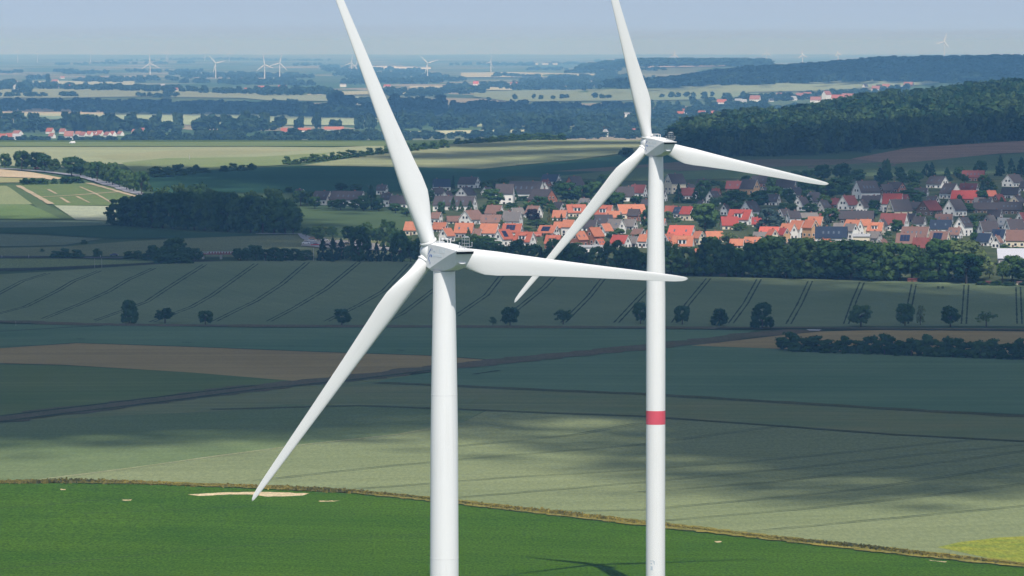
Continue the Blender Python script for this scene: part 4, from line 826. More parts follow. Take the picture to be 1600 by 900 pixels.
def build_houses():
    global RM, WM, EX
    RM, WM, EX = setup_house_mats()
    for s in HOUSES.replace('\n', '|').split('|'):
        q = s.split()
        house(float(q[0]), float(q[1]), float(q[2]), float(q[3]), float(q[4]), q[5], q[6], q[7] if len(q) > 7 else '')
    # flat roofed blocks and the white hall
    house(918, 397, 56, 13, -6, 'L', 'w', 'f', lab='long flat white block beside the two brick gables')
    house(1347, 383, 28, 17, -8, 'L', 'c', 'f', lab='cream flat-roofed block with wide windows')
    p = ground(1607, 417, 2600, 5000); W = 90 * p.y / F
    root = empty('hall', (p.x, p.y + 9, p.z - 0.3), R(-3)); m = MB(); m.box((-W / 2, -8, -0.5), (W / 2, 8, 4.2)); m.obj('wall', WM['g'], root)
    m = MB(); a = [(-W / 2 - 0.5, -8.6, 4.25), (W / 2 + 0.5, -8.6, 4.25), (W / 2 + 0.5, 2, 8.8), (-W / 2 - 0.5, 2, 8.8), (W / 2 + 0.5, 8.6, 6.5), (-W / 2 - 0.5, 8.6, 6.5)]; b = [(x, y, z + 0.2) for x, y, z in a]
    m.add(a + b, [(0, 3, 2, 1), (3, 5, 4, 2), (6, 7, 8, 9), (9, 8, 10, 11), (0, 1, 7, 6), (4, 5, 11, 10), (1, 2, 8, 7), (2, 4, 10, 8), (3, 0, 6, 9), (5, 3, 9, 11)]); m.obj('roof', mat_plain('hall_roof', (0.46, 0.47, 0.51), 0.6, 0.2, 0.04, 0.3), root)
    for i in range(5):
        m = MB(); u = -W / 2 + W * (i + 0.5) / 5; m.box((u - 2, -8.08, 1.2), (u + 2, -8.0, 3.0)); m.obj('window', EX['pane'], root)
    thing(root, 'large hall with bright white roof beside the big pale tree', 'hall'); RECT.append((1560, 1650, 385, 417))
    # villages beyond the ridge
    FV = '''4 218 16 9 -30 Q w|14 217 14 9 40 Q w|27 212 18 8 -40 P w|27 220 16 11 5 L w|78 209 14 9 -30 Q w|81 216 12 8 -40 P w|98 209 12 8 -30 P w|108 218 17 13 -15 P w|122 213 10 8 -20 P w|130 215 14 9 -40 P w|140 213 12 8 -40 Q w|147 212 12 7 -40 P w|156 212 13 8 -35 Q w|163 209 9 8 -30 P w|168 214 14 8 -50 P w|176 213 12 8 -50 Q w|188 212 12 7 -50 P w|150 216 10 6 -20 P k|213 209 16 7 -25 P w|222 206 10 6 -30 Q w
445 209 14 9 -20 Q w|472 206 28 6 -5 O w lq|522 205 32 7 -8 O w lq|560 178 10 5 -20 P w|648 175 8 5 -20 P w|663 175 8 5 30 P w|948 206 10 8 -30 Q w|958 202 26 8 -15 Q w|984 204 24 9 -20 O w|995 208 16 7 -20 Q w|946 214 9 12 58 L w|982 187 28 11 -5 L w fq
1064 182 14 8 -25 Q w|1069 178 8 8 20 P w|1097 183 16 10 -40 Q w|1112 181 18 8 -10 Q w|1122 180 12 7 -20 Q w|1128 163 16 8 -10 Q w|1154 161 12 7 5 L w|1162 161 10 6 5 L w|1180 160 18 11 -20 P w|1172 162 10 4 0 L w f|1240 157 12 7 40 L w|1250 154 14 9 -20 P t|1262 153 14 9 -20 P w|1275 160 18 9 -10 P w|1292 155 16 13 50 P w|1310 157 22 9 -10 Q w|1325 154 20 8 -15 P w|1218 152 10 7 -20 P k|1205 159 8 5 30 D w|1370 142 16 8 -15 P w|1385 139 14 8 -20 P w|1408 140 10 6 50 L w|1420 135 16 7 -20 P t|1352 138 10 7 48 D w
20 134 16 8 -20 P w|26 140 12 8 50 L w|86 131 12 7 -30 P w|97 123 8 4 30 P w|88 138 8 5 20 Q w|110 138 8 6 -50 P w|236 140 6 4 20 L w|275 143 8 6 -20 P w|254 136 8 5 20 L w|384 143 6 6 -20 P w|408 141 12 7 -20 Q w|441 139 14 6 -15 Q w|429 147 8 5 10 L w|536 136 10 5 0 L w f|605 137 12 5 -15 Q w|744 135 10 8 -20 U w|805 134 16 6 -10 P w|826 130 10 6 -20 Q w|858 132 5 5 10 L w|834 125 8 4 -10 P w|875 134 5 5 10 L w|905 171 10 5 -10 P w|915 170 10 4 0 L w f|893 176 8 5 -20 Q w|950 175 8 5 -10 Q c'''
    for s in FV.replace('\n', '|').split('|'):
        q = s.split(); x, y = float(q[0]), float(q[1]); fl = q[7] if len(q) > 7 else ''
        far = y < 150 and x < 900
        row = 'in far plain' if far else ('beyond the ridge')
        zn = 'at far left' if x < 250 else ('left of the towers' if x < 680 else ('between the towers' if x < 1025 else 'beside the wooded hills'))
        p = ground(x, y, 7500, 26000)
        cap = 16 * F / p.y
        o = house(x, y, float(q[2]), float(q[3]), float(q[4]), q[5], q[6], fl.replace('q', ''), d0=7500, d1=26000, detail=False, row=row, group='houses of the villages far beyond the ridge')
        THINGS[-1] = (o, THINGS[-1][1], (row, x, zn))
    # long pale industrial sheds far out
    for x, y, w, h in ((605, 107, 46, 5), (635, 107, 30, 4), (660, 108, 26, 4), (836, 101, 10, 3), (852, 101, 10, 3), (867, 101, 8, 3)):
        p = ground(x, y, 15000, 40000); s = p.y / F; root = empty('warehouse', p); m = MB(); m.box((-w * s / 2, 0, -3), (w * s / 2, 60, h * s * 0.85)); m.obj('wall', WM['w'], root)
        m = MB(); m.box((-w * s / 2 - 2, -2, h * s * 0.86), (w * s / 2 + 2, 62, h * s)); m.obj('roof', RM['L'], root)
        thing(root, 'tiny long white warehouse far out on the plain', 'warehouse', 'warehouses on the hazy plain', key=('', x, zone(x)))
# ------------------------------------------------------------------ trees
def clump_points(seed, kind):
    """clump centres and radii of a crown in a box 1 wide, 1 deep, 1 high (z 0..1), and the share of the height that is bare trunk"""
    r = random.Random(seed); C = []
    if kind == 'round':
        for i in range(46):
            a = r.uniform(0, 2 * math.pi); c = r.uniform(-0.9, 1); rad = r.uniform(0.55, 1) ** 0.6; s = math.sqrt(1 - c * c)
            C.append((0.36 * rad * s * math.cos(a) + r.uniform(-.03, .03), 0.36 * rad * s * math.sin(a), 0.55 + 0.37 * rad * c, r.uniform(0.10, 0.155)))
    elif kind == 'tall':
        for i in range(48):
            a = r.uniform(0, 2 * math.pi); z = r.uniform(0.1, 0.95); w = 0.36 * math.sin(math.pi * min(1, (z * 0.86 + 0.1))) ** 0.45 * r.uniform(0.6, 1.05)
            C.append((w * math.cos(a), w * math.sin(a), z, r.uniform(0.09, 0.14)))
    elif kind == 'dome':
        for i in range(52):
            a = r.uniform(0, 2 * math.pi); z = r.uniform(0.08, 0.92); w = 0.42 * math.sqrt(max(0.03, 1 - (z * 1.0) ** 2.2)) * r.uniform(0.6, 1.0)
            C.append((w * math.cos(a), w * math.sin(a), z, r.uniform(0.10, 0.15)))
    elif kind == 'loose':
        for i in range(44):
            a = r.uniform(0, 2 * math.pi); c = r.uniform(-0.9, 1); rad = r.uniform(0.25, 1.0) ** 0.75; s = math.sqrt(1 - c * c)
            C.append((0.42 * rad * s * math.cos(a), 0.40 * rad * s * math.sin(a), 0.56 + 0.36 * rad * c, r.uniform(0.075, 0.13)))
    elif kind == 'flat':
        for i in range(26):
            a = r.uniform(0, 2 * math.pi); rad = r.uniform(0.2, 1.0)
            C.append((0.44 * rad * math.cos(a), 0.44 * rad * math.sin(a), 0.74 - 0.3 * rad * rad + r.uniform(-0.16, 0.16), r.uniform(0.07, 0.12)))
    elif kind == 'conifer':
        for i in range(54):
            z = r.uniform(0.06, 0.99); a = r.uniform(0, 2 * math.pi); w = 0.44 * (1 - z) ** 0.85 * r.uniform(0.6, 1.05)
            C.append((w * math.cos(a), w * math.sin(a), z, 0.05 + 0.075 * (1 - z)))
    elif kind == 'poplar':
        for i in range(34):
            z = r.uniform(0.2, 0.98); a = r.uniform(0, 2 * math.pi); w = 0.36 * r.uniform(0.3, 1.0) * (1.0 - 0.4 * abs(z - 0.55))
            C.append((w * math.cos(a), w * math.sin(a), z, r.uniform(0.06, 0.12)))
    elif kind == 'bush':
        for i in range(30):
            a = r.uniform(0, 2 * math.pi); z = r.uniform(0.08, 0.86); w = 0.42 * math.sqrt(max(0.1, 1 - z * z)) * r.uniform(0.5, 1.0)
            C.append((w * math.cos(a), w * math.sin(a), z, r.uniform(0.12, 0.2)))
    return C
def crown_arrays(seed, kind, per, leaf):
    """quads of leaves spread over the clumps; returns verts (n,3), quads (m,4)"""
    r = np.random.default_rng(seed); C = clump_points(seed, kind); V = []
    for cx, cy, cz, cr in C:
        d = r.normal(size=(per, 3)); d /= np.linalg.norm(d, axis=1)[:, None]
        rad = cr * r.uniform(0.55, 1.05, per)[:, None]
        P = np.array([cx, cy, cz]) + d * rad * np.array([1, 1, 0.85])
        nrm = d + r.normal(size=(per, 3)) * 0.55 + np.array([0, 0, 0.25]); nrm /= np.linalg.norm(nrm, axis=1)[:, None]
        t = np.cross(nrm, r.normal(size=(per, 3))); t /= np.linalg.norm(t, axis=1)[:, None]; b = np.cross(nrm, t)
        s = leaf * r.uniform(0.6, 1.25, per)[:, None]
        V.append(np.stack([P - t * s - b * s * 0.7, P + t * s - b * s * 0.6, P + t * s * 0.8 + b * s * 0.7, P - t * s * 0.9 + b * s * 0.6], 1))
    V = np.concatenate(V).reshape(-1, 3); V[:, 2] = np.clip(V[:, 2], 0.0, 1.03)
    return V, np.arange(len(V)).reshape(-1, 4)
def _cubesphere():
    g = np.linspace(-1, 1, 3); V, Q = [], []
    for ax in range(3):
        for sg in (-1, 1):
            o = len(V)
            for i in g:
                for j in g:
                    p = [0, 0, 0]; p[ax] = sg; p[(ax + 1) % 3] = i; p[(ax + 2) % 3] = j * sg; V.append(np.array(p) / np.linalg.norm(p))
            Q += [(o + a * 3 + b, o + (a + 1) * 3 + b, o + (a + 1) * 3 + b + 1, o + a * 3 + b + 1) for a in range(2) for b in range(2)]
    return np.array(V), np.array(Q)
def add_cores(V, Q, C, k, seed):
    """dense twiggy hearts of the clumps"""
    sv, sq = _cubesphere(); r = np.random.default_rng(seed); VV, QQ = [V], [Q]; o = len(V)
    for cx, cy, cz, cr in C:
        w = sv * (cr * k * r.uniform(0.8, 1.1, (len(sv), 1))) * np.array([1, 1, 0.85]) + np.array([cx, cy, cz]); w[:, 2] = np.clip(w[:, 2], 0, 1.03)
        VV.append(w); QQ.append(sq + o); o += len(w)
    return np.concatenate(VV), np.concatenate(QQ)
def np_mesh(name, V, Q, mats, tint=None):
    me = bpy.data.meshes.new(name); me.vertices.add(len(V)); me.vertices.foreach_set('co', np.ascontiguousarray(V, np.float32).ravel())
    me.loops.add(Q.size); me.loops.foreach_set('vertex_index', Q.ravel().astype(np.int32))
    me.polygons.add(len(Q)); me.polygons.foreach_set('loop_start', np.arange(0, Q.size, 4, dtype=np.int32)); me.polygons.foreach_set('loop_total', np.full(len(Q), 4, np.int32))
    if tint is not None:
        a = me.attributes.new('tint', 'FLOAT', 'FACE'); a.data.foreach_set('value', np.ascontiguousarray(tint, np.float32))
    me.update(calc_edges=True)
    for m in mats: me.materials.append(m)
    return me
def trunk_mesh(kind, seed):
    r = random.Random(seed); m = MB()
    h = {'round': 0.5, 'tall': 0.4, 'dome': 0.4, 'loose': 0.62, 'flat': 0.66, 'conifer': 0.9, 'poplar': 0.8, 'bush': 0.3}[kind]
    m.rod((0, 0, -0.08), (r.uniform(-.015, .015), 0, h), 0.032, 8, 0.018)
    for i in range(5):
        a = 2 * math.pi * i / 5 + r.uniform(-.4, .4); z = h * r.uniform(0.5, 0.95)
        m.rod((0, 0, z), (0.27 * math.cos(a), 0.27 * math.sin(a), z + 0.2), 0.014, 5, 0.005)
    return m
def setup_trees():
    global CROWN, TRUNK, LEAF, BARK
    BARK = mat_plain('bark', (0.07, 0.055, 0.042), 0.9, 0.1, 0.3, 3.0)
    LEAF = {'dark': mat_leaf('leaves_dark', (0.024, 0.064, 0.018), (0.062, 0.12, 0.032)), 'mid': mat_leaf('leaves_mid', (0.042, 0.094, 0.026), (0.1, 0.165, 0.046)), 'pale': mat_leaf('leaves_pale', (0.08, 0.125, 0.04), (0.15, 0.195, 0.075)),
            'gold': mat_leaf('leaves_gold', (0.12, 0.12, 0.025), (0.2, 0.18, 0.04)), 'fir': mat_leaf('needles', (0.013, 0.04, 0.022), (0.028, 0.066, 0.034)), 'blue': mat_leaf('needles_blue', (0.05, 0.085, 0.075), (0.09, 0.13, 0.11)), 'copper': mat_leaf('leaves_copper', (0.018, 0.012, 0.016), (0.035, 0.02, 0.02)),
            'wood': mat_leaf('leaves_wood', (0.012, 0.046, 0.02), (0.09, 0.14, 0.046), True), 'plain': mat_leaf('leaves_plain', (0.018, 0.046, 0.022), (0.058, 0.096, 0.04), True)}
    CROWN, TRUNK = {}, {}
    for i, (k, per, leaf) in enumerate((('round', 30, 0.036), ('tall', 30, 0.036), ('dome', 30, 0.036), ('loose', 34, 0.032), ('flat', 32, 0.028), ('conifer', 24, 0.03), ('poplar', 32, 0.028), ('bush', 30, 0.05))):
        for v in range(2):
            V, Q = crown_arrays(100 * i + v + 3, k, per, leaf)
            if k not in ('loose', 'flat', 'poplar'): V, Q = add_cores(V, Q, clump_points(100 * i + v + 3, k), 0.78, 9 + v)
            CROWN[k, v] = (V, Q); TRUNK[k, v] = trunk_mesh(k, i + v).mesh('trunk', BARK)
CM = {}
def crown_mesh(kind, v, leaf):
    if (kind, v, leaf) not in CM:
        V, Q = CROWN[kind, v]; CM[kind, v, leaf] = np_mesh('crown', V, Q, [LEAF[leaf]])
    return CM[kind, v, leaf]
TRECT = []
NAMEK = {'conifer': 'conifer', 'bush': 'bush', 'poplar': 'poplar'}
ADJ = {'dark': 'dark green', 'mid': 'green', 'pale': 'pale green', 'gold': 'yellow-green', 'fir': 'black-green', 'blue': 'blue-grey', 'copper': 'purple-leaved'}
SHAPE = {'round': 'round tree', 'tall': 'tall oval tree', 'dome': 'domed tree', 'loose': 'loose spreading tree', 'flat': 'sparse flat-topped tree', 'conifer': 'pointed conifer', 'poplar': 'airy poplar', 'bush': 'low bush'}
def tree(px, py, w, h, kind, leaf, row, group, d0=1900, d1=6000, lab=None, p=None, zn=None):
    if p is None: p = ground(px, py, d0, d1)
    s = p.y / F; v = rnd.randrange(2)
    root = empty(NAMEK.get(kind, 'tree'), (p.x, p.y, float(zt(p.x, p.y)) - 0.1), rnd.uniform(0, 6.28))
    sc = (w * s * 1.08, w * s * 1.08, h * s * 1.03)
    c = link('crown', crown_mesh(kind, v, leaf), root); c.scale = sc
    t = link('trunk', TRUNK[kind, v], root); t.scale = sc
    TRECT.append((px - w / 2, px + w / 2, py - h, py))
    thing(root, lab or (ADJ[leaf] + ' ' + SHAPE[kind]), {'bush': 'bush', 'conifer': 'conifer'}.get(kind, 'tree'), group, key=(row, px, zone(px) if zn is None else zn) if lab is None else None)
    return root
def stuff_trees(name, items, leaf, per_lod, label):
    """items: x, y, width, height, kind, tint. One body of foliage that nobody could count"""
    VV, QQ, TT = [], [], []; o = 0; r = np.random.default_rng(5); cache = {}
    for x, y, w, h, kind, tint in items:
        n, lf = per_lod
        key = (kind, int(r.integers(4)))
        if key not in cache:
            C = clump_points(900 + key[1] * 17 + len(kind), kind); keep = C[::max(1, len(C) // 14)]
            V, Q = crown_arrays_from(keep, n, lf, key[1] + 50); cache[key] = (V, Q)
        V, Q = cache[key]; a = r.uniform(0, 6.28); ca, sa = math.cos(a), math.sin(a)
        P = np.empty_like(V); P[:, 0] = (V[:, 0] * ca - V[:, 1] * sa) * w + x; P[:, 1] = (V[:, 0] * sa + V[:, 1] * ca) * w + y; P[:, 2] = V[:, 2] * h + float(zt(x, y)) - 0.3
        VV.append(P); QQ.append(Q + o); o += len(P); TT.append(np.full(len(Q), tint))
    me = np_mesh(name, np.concatenate(VV), np.concatenate(QQ), [LEAF[leaf]], np.concatenate(TT))
    ob = link(name, me); struct(ob, 'stuff', label); return ob
def crown_arrays_from(C, per, leaf, seed):
    r = np.random.default_rng(seed); V = []
    for cx, cy, cz, cr in C:
        cr *= 1.55
        d = r.normal(size=(per, 3)); d /= np.linalg.norm(d, axis=1)[:, None]
        P = np.array([cx * 0.9, cy * 0.9, cz]) + d * cr * r.uniform(0.5, 1.0, per)[:, None]
        nrm = d + r.normal(size=(per, 3)) * 0.4 + np.array([0, 0, 0.3]); nrm /= np.linalg.norm(nrm, axis=1)[:, None]
        t = np.cross(nrm, r.normal(size=(per, 3))); t /= np.linalg.norm(t, axis=1)[:, None]; b = np.cross(nrm, t)
        s = leaf * r.uniform(0.6, 1.25, per)[:, None]
        V.append(np.stack([P - t * s - b * s, P + t * s - b * s, P + t * s + b * s, P - t * s + b * s], 1))
    V = np.concatenate(V).reshape(-1, 3); V[:, 2] = np.clip(V[:, 2], 0, 1.02)
    return V, np.arange(len(V)).reshape(-1, 4)

def build_trees():
    setup_trees()
    # --- the row along the farm track
    row = [(202, 506, 29, 37, 'dome', 'dark', 'dense tall oval tree, leftmost of the row along the farm track'), (258, 506, 38, 26, 'loose', 'dark', 'ragged spreading tree on a short trunk, second in the track row'), (321, 508, 27, 24, 'round', 'dark', 'small round tree on the farm track, third in the row'),
           (534, 509, 32, 28, 'round', 'dark', 'round dark tree standing alone left of the front tower'), (770, 510, 14, 16, 'loose', 'mid', 'thin small shrub-like tree next to a round tree'), (797, 510, 32, 32, 'round', 'dark', 'round dark tree beside the thin small one'), (880, 508, 31, 28, 'loose', 'dark', 'small spreading tree alone between the two towers'),
           (1001, 507, 28, 36, 'round', 'dark', 'dark tree half hidden by the red-banded tower'), (1066, 508, 29, 32, 'round', 'dark', 'dark round tree just right of the red-banded tower'), (1124, 510, 28, 28, 'dome', 'dark', 'low dark tree left of the biggest domed tree in the row'), (1191, 514, 40, 41, 'dome', 'dark', 'biggest dense domed tree reaching the ground in the track row'),
           (1345, 511, 42, 36, 'round', 'mid', 'broad round tree with lit crown in the right half of the row'), (1414, 510, 34, 38, 'round', 'dark', 'very dark round tree with a pale thin one at its side'), (1438, 509, 18, 31, 'poplar', 'pale', 'narrow pale airy tree touching a very dark round one'), (1485, 511, 35, 34, 'round', 'dark', 'dark tree with pointed top, second from the right end of the row'),
           (1541, 511, 36, 27, 'flat', 'mid', 'sparse flat-topped tree with see-through crown, last in the row')]
    for x, y, w, h, k, lf, lab in row: tree(x, y, w, h, k, lf, '', 'trees along the farm track', 2000, 2700, lab=lab)
    # --- hedge below on the right
    for i in range(19):
        t = i / 18; x = 1232 + t * 385; y = 549 + t * 13 + rnd.uniform(-1, 1)
        tree(x, y, rnd.uniform(28, 44), [30, 24, 26, 22, 28, 22, 31, 33, 24, 28, 34, 26, 33, 26, 28, 30, 26, 32, 28][i], 'bush', 'dark', 'in hedge below the tree row', 'bushes of the hedge', 1700, 2600, zn='')
    # --- line of big trees in front of the village
    base = lambda x: float(np.interp(x, [360, 460, 640, 800, 1000, 1100, 1200, 1400, 1560, 1640], [410, 409, 411, 420, 430, 432, 436, 441, 443, 444]))
    G = 'trees between the wheat slope and the village'
    belt = [(372, 16, 20), (386, 18, 22), (400, 18, 24), (415, 22, 20), (430, 22, 22), (446, 22, 20), (462, 20, 18), (478, 22, 17), (505, 26, 34, 'conifer'), (520, 24, 36, 'conifer'), (533, 22, 34, 'conifer'), (548, 20, 26), (561, 30, 52, 'tall'), (576, 18, 30, 'conifer'), (588, 16, 30, 'conifer'), (600, 17, 28, 'conifer'), (612, 16, 30, 'conifer'), (626, 26, 48, 'tall'), (642, 22, 36), (655, 22, 40), (672, 26, 34), (700, 30, 36), (725, 34, 40), (752, 30, 42),
            (778, 28, 38), (805, 32, 44), (832, 28, 40), (845, 16, 34, 'conifer'), (868, 34, 46), (890, 30, 42), (902, 34, 42), (917, 14, 30, 'conifer'), (932, 28, 40), (958, 34, 50, 'tall'), (985, 32, 40), (1003, 26, 36), (1048, 34, 52), (1072, 36, 44), (1100, 46, 58, 'conifer'), (1110, 40, 56), (1135, 36, 50), (1160, 34, 44), (1178, 46, 58), (1207, 56, 64), (1228, 40, 54, 'loose', 'mid'), (1252, 54, 62), (1276, 34, 52, 'loose', 'mid'),
            (1300, 56, 60), (1330, 62, 66), (1365, 50, 60), (1382, 40, 58), (1405, 52, 62), (1425, 44, 56, 'loose', 'mid'), (1452, 46, 64, 'loose', 'mid'), (1468, 52, 66), (1566, 26, 38, 'loose', 'mid'), (1582, 32, 44), (1604, 42, 40, 'round', 'mid'), (1630, 44, 48), (1240, 44, 40), (1190, 30, 36), (1345, 38, 40), (1440, 34, 36), (1090, 26, 30), (1150, 24, 30), (1062, 22, 26), (1280, 40, 36), (1310, 34, 34), (1385, 36, 34), (1025, 30, 40)]
    for b in belt:
        x, w, h = b[:3]; k = b[3] if len(b) > 3 else rnd.choice(['round', 'dome', 'dome']); lf = b[4] if len(b) > 4 else ('fir' if k == 'conifer' else ('mid' if x > 1040 and rnd.random() < 0.4 else 'dark'))
        tree(x, base(x) - 0.6 - rnd.uniform(0, 2.4), w * (1.08 if k == 'conifer' else 1.28), h, k, lf, 'before the village', G, 2500, 3600)
    tree(1505, 440, 92, 68, 'round', 'pale', '', G, 2500, 3600, lab='huge pale green domed tree beside the white-roofed hall')
    tree(1510, 444, 58, 50, 'round', 'dark', '', G, 2500, 3600, lab='dark round tree standing before the huge pale domed tree')
    tree(1546, 437, 20, 26, 'loose', 'pale', '', G, 2500, 3600, lab='small light shrubby tree between the huge pale tree and flagpole')
    # low garden hedge by the right end
    for x, y, w, h in ((1535, 446, 22, 7), (1556, 446.5, 22, 8), (1577, 447, 22, 7), (1605, 447, 26, 8)): tree(x, y, w, h, 'bush', 'dark', 'along the garden edge', 'clipped garden bushes', 2500, 3600)
    # --- roadside clumps at the left
    for x, y, w, h, k in ((88, 403, 20, 12, 'bush'), (100, 403, 24, 16, 'bush'), (119, 403, 24, 14, 'bush'), (152, 402, 17, 14, 'bush'), (66, 394, 8, 6, 'bush'), (131, 381, 10, 7, 'bush'), (202, 404, 20, 12, 'bush'), (216, 404, 22, 13, 'bush'), (232, 406, 22, 12, 'bush'), (240, 406, 24, 24, 'round'), (252, 409, 30, 22, 'bush'), (272, 406, 46, 36, 'round'), (290, 409, 34, 24, 'round'), (262, 412, 40, 16, 'bush'), (280, 412, 42, 18, 'bush'), (305, 409, 26, 22, 'round'), (376, 408, 20, 18, 'round'), (397, 406, 30, 24, 'round')):
        tree(x, y, w, h, k, 'dark', 'by the road bridge', 'trees and bushes by the country road', 2400, 3300, zn='')
    # --- dark grove at the left
    G = 'trees of the dark grove'
    gx = [(190, 50, 48), (206, 46, 54), (222, 44, 60), (238, 46, 62), (254, 42, 66), (270, 46, 70), (288, 44, 70), (304, 42, 66), (320, 46, 70), (338, 42, 72), (356, 46, 70), (374, 42, 66), (392, 44, 68), (410, 46, 68), (428, 44, 70), (446, 42, 66), (458, 30, 56)]
    for i, (x, w, h) in enumerate(gx):
        y = 353 + (x - 185) * 0.052
        tree(x, y, w * 1.15, h * 0.84, rnd.choice(['dome', 'tall', 'dome', 'round']), 'dark', 'along the grove front', G, 2700, 4400, zn='')
    for x, y, w, h in ((250, 346, 44, 64), (282, 346, 40, 62), (310, 345, 40, 60), (330, 348, 40, 56), (365, 350, 44, 56), (395, 352, 40, 56), (425, 352, 40, 60), (448, 354, 34, 52)):
        tree(x, y, w, h, rnd.choice(['round', 'loose']), 'mid', 'at the grove back', G, 2700, 4400, zn='')
    # --- avenue along the road
    av = [(8, 264, 22, 26), (34, 267, 30, 34), (56, 266, 32, 30), (70, 268, 30, 30), (84, 270, 24, 24), (112, 276, 34, 33), (126, 276, 28, 30), (140, 279, 22, 28), (152, 285, 30, 35), (166, 288, 28, 34), (176, 291, 28, 40), (187, 294, 26, 32), (198, 298, 24, 34), (209, 301, 26, 34), (221, 305, 28, 40)]
    for x, y, w, h in av: tree(x, y, w, h * 0.98, 'round', 'mid', 'of the road avenue', 'trees of the avenue', 3000, 5200, zn='')
    for x, y, w, h in ((38, 289, 20, 11), (52, 289, 20, 11), (66, 289, 20, 11), (85, 288, 12, 10), (102, 288, 22, 13), (120, 287, 22, 12)): tree(x, y, w, h, 'bush', 'dark', 'below the avenue', 'clipped hedge bushes', 3000, 5200, zn='')
    for x, y, w, h in ((245, 278, 30, 18), (262, 277, 26, 17), (280, 275, 32, 19), (298, 273, 20, 12), (306, 271, 14, 14), (318, 271, 22, 9), (350, 269, 16, 11), (364, 268, 16, 14), (378, 268, 16, 11), (394, 267, 18, 12)): tree(x, y, w, h, 'bush', 'dark', 'on the field edge', 'bushes along the beet field edge', 3000, 5200, zn='')
    for i in range(18):
        t = i / 17; x = 448 + t * 245; y = 257.5 - t * 26 + rnd.uniform(-0.5, 0.5); tree(x, y, rnd.uniform(14, 24), rnd.uniform(8, 15), 'bush', 'mid', 'of the slanting hedge', 'bushes of the slanting hedge', 3000, 5200, zn='')
    for i in range(16):
        t = i / 15; x = 716 + t * 160; y = 226 - t * 9.5; tree(x, y, rnd.uniform(14, 22), rnd.uniform(7, 13), 'bush', 'mid', 'on the ridge top', 'bushes on the ridge top', 3000, 5200, zn='')
    for x, y, w, h, k, lf in ((979, 248, 26, 18, 'round', 'dark'), (1175, 292, 10, 10, 'round', 'dark')): tree(x, y, w, h, k, lf, 'on the hill meadow', 'lone hill trees', 3000, 5200)
    # --- car park trees
    for x, y, w, h, k, lf in ((497, 378, 26, 26, 'round', 'mid'), (520, 374, 22, 22, 'loose', 'mid'), (545, 378, 26, 26, 'round', 'dark'), (566, 379, 30, 28, 'round', 'dark'), (590, 381, 26, 26, 'round', 'mid'), (607, 388, 34, 44, 'tall', 'mid'), (620, 391, 26, 32, 'round', 'dark'), (637, 389, 22, 24, 'loose', 'mid'), (478, 372, 18, 20, 'loose', 'mid'), (508, 368, 14, 14, 'round', 'pale'), (575, 372, 22, 26, 'round', 'mid'), (632, 399, 20, 14, 'bush', 'copper')):
        tree(x, y, w, h, k, lf, 'by the car park', 'trees by the car park', 2700, 4200, zn='')
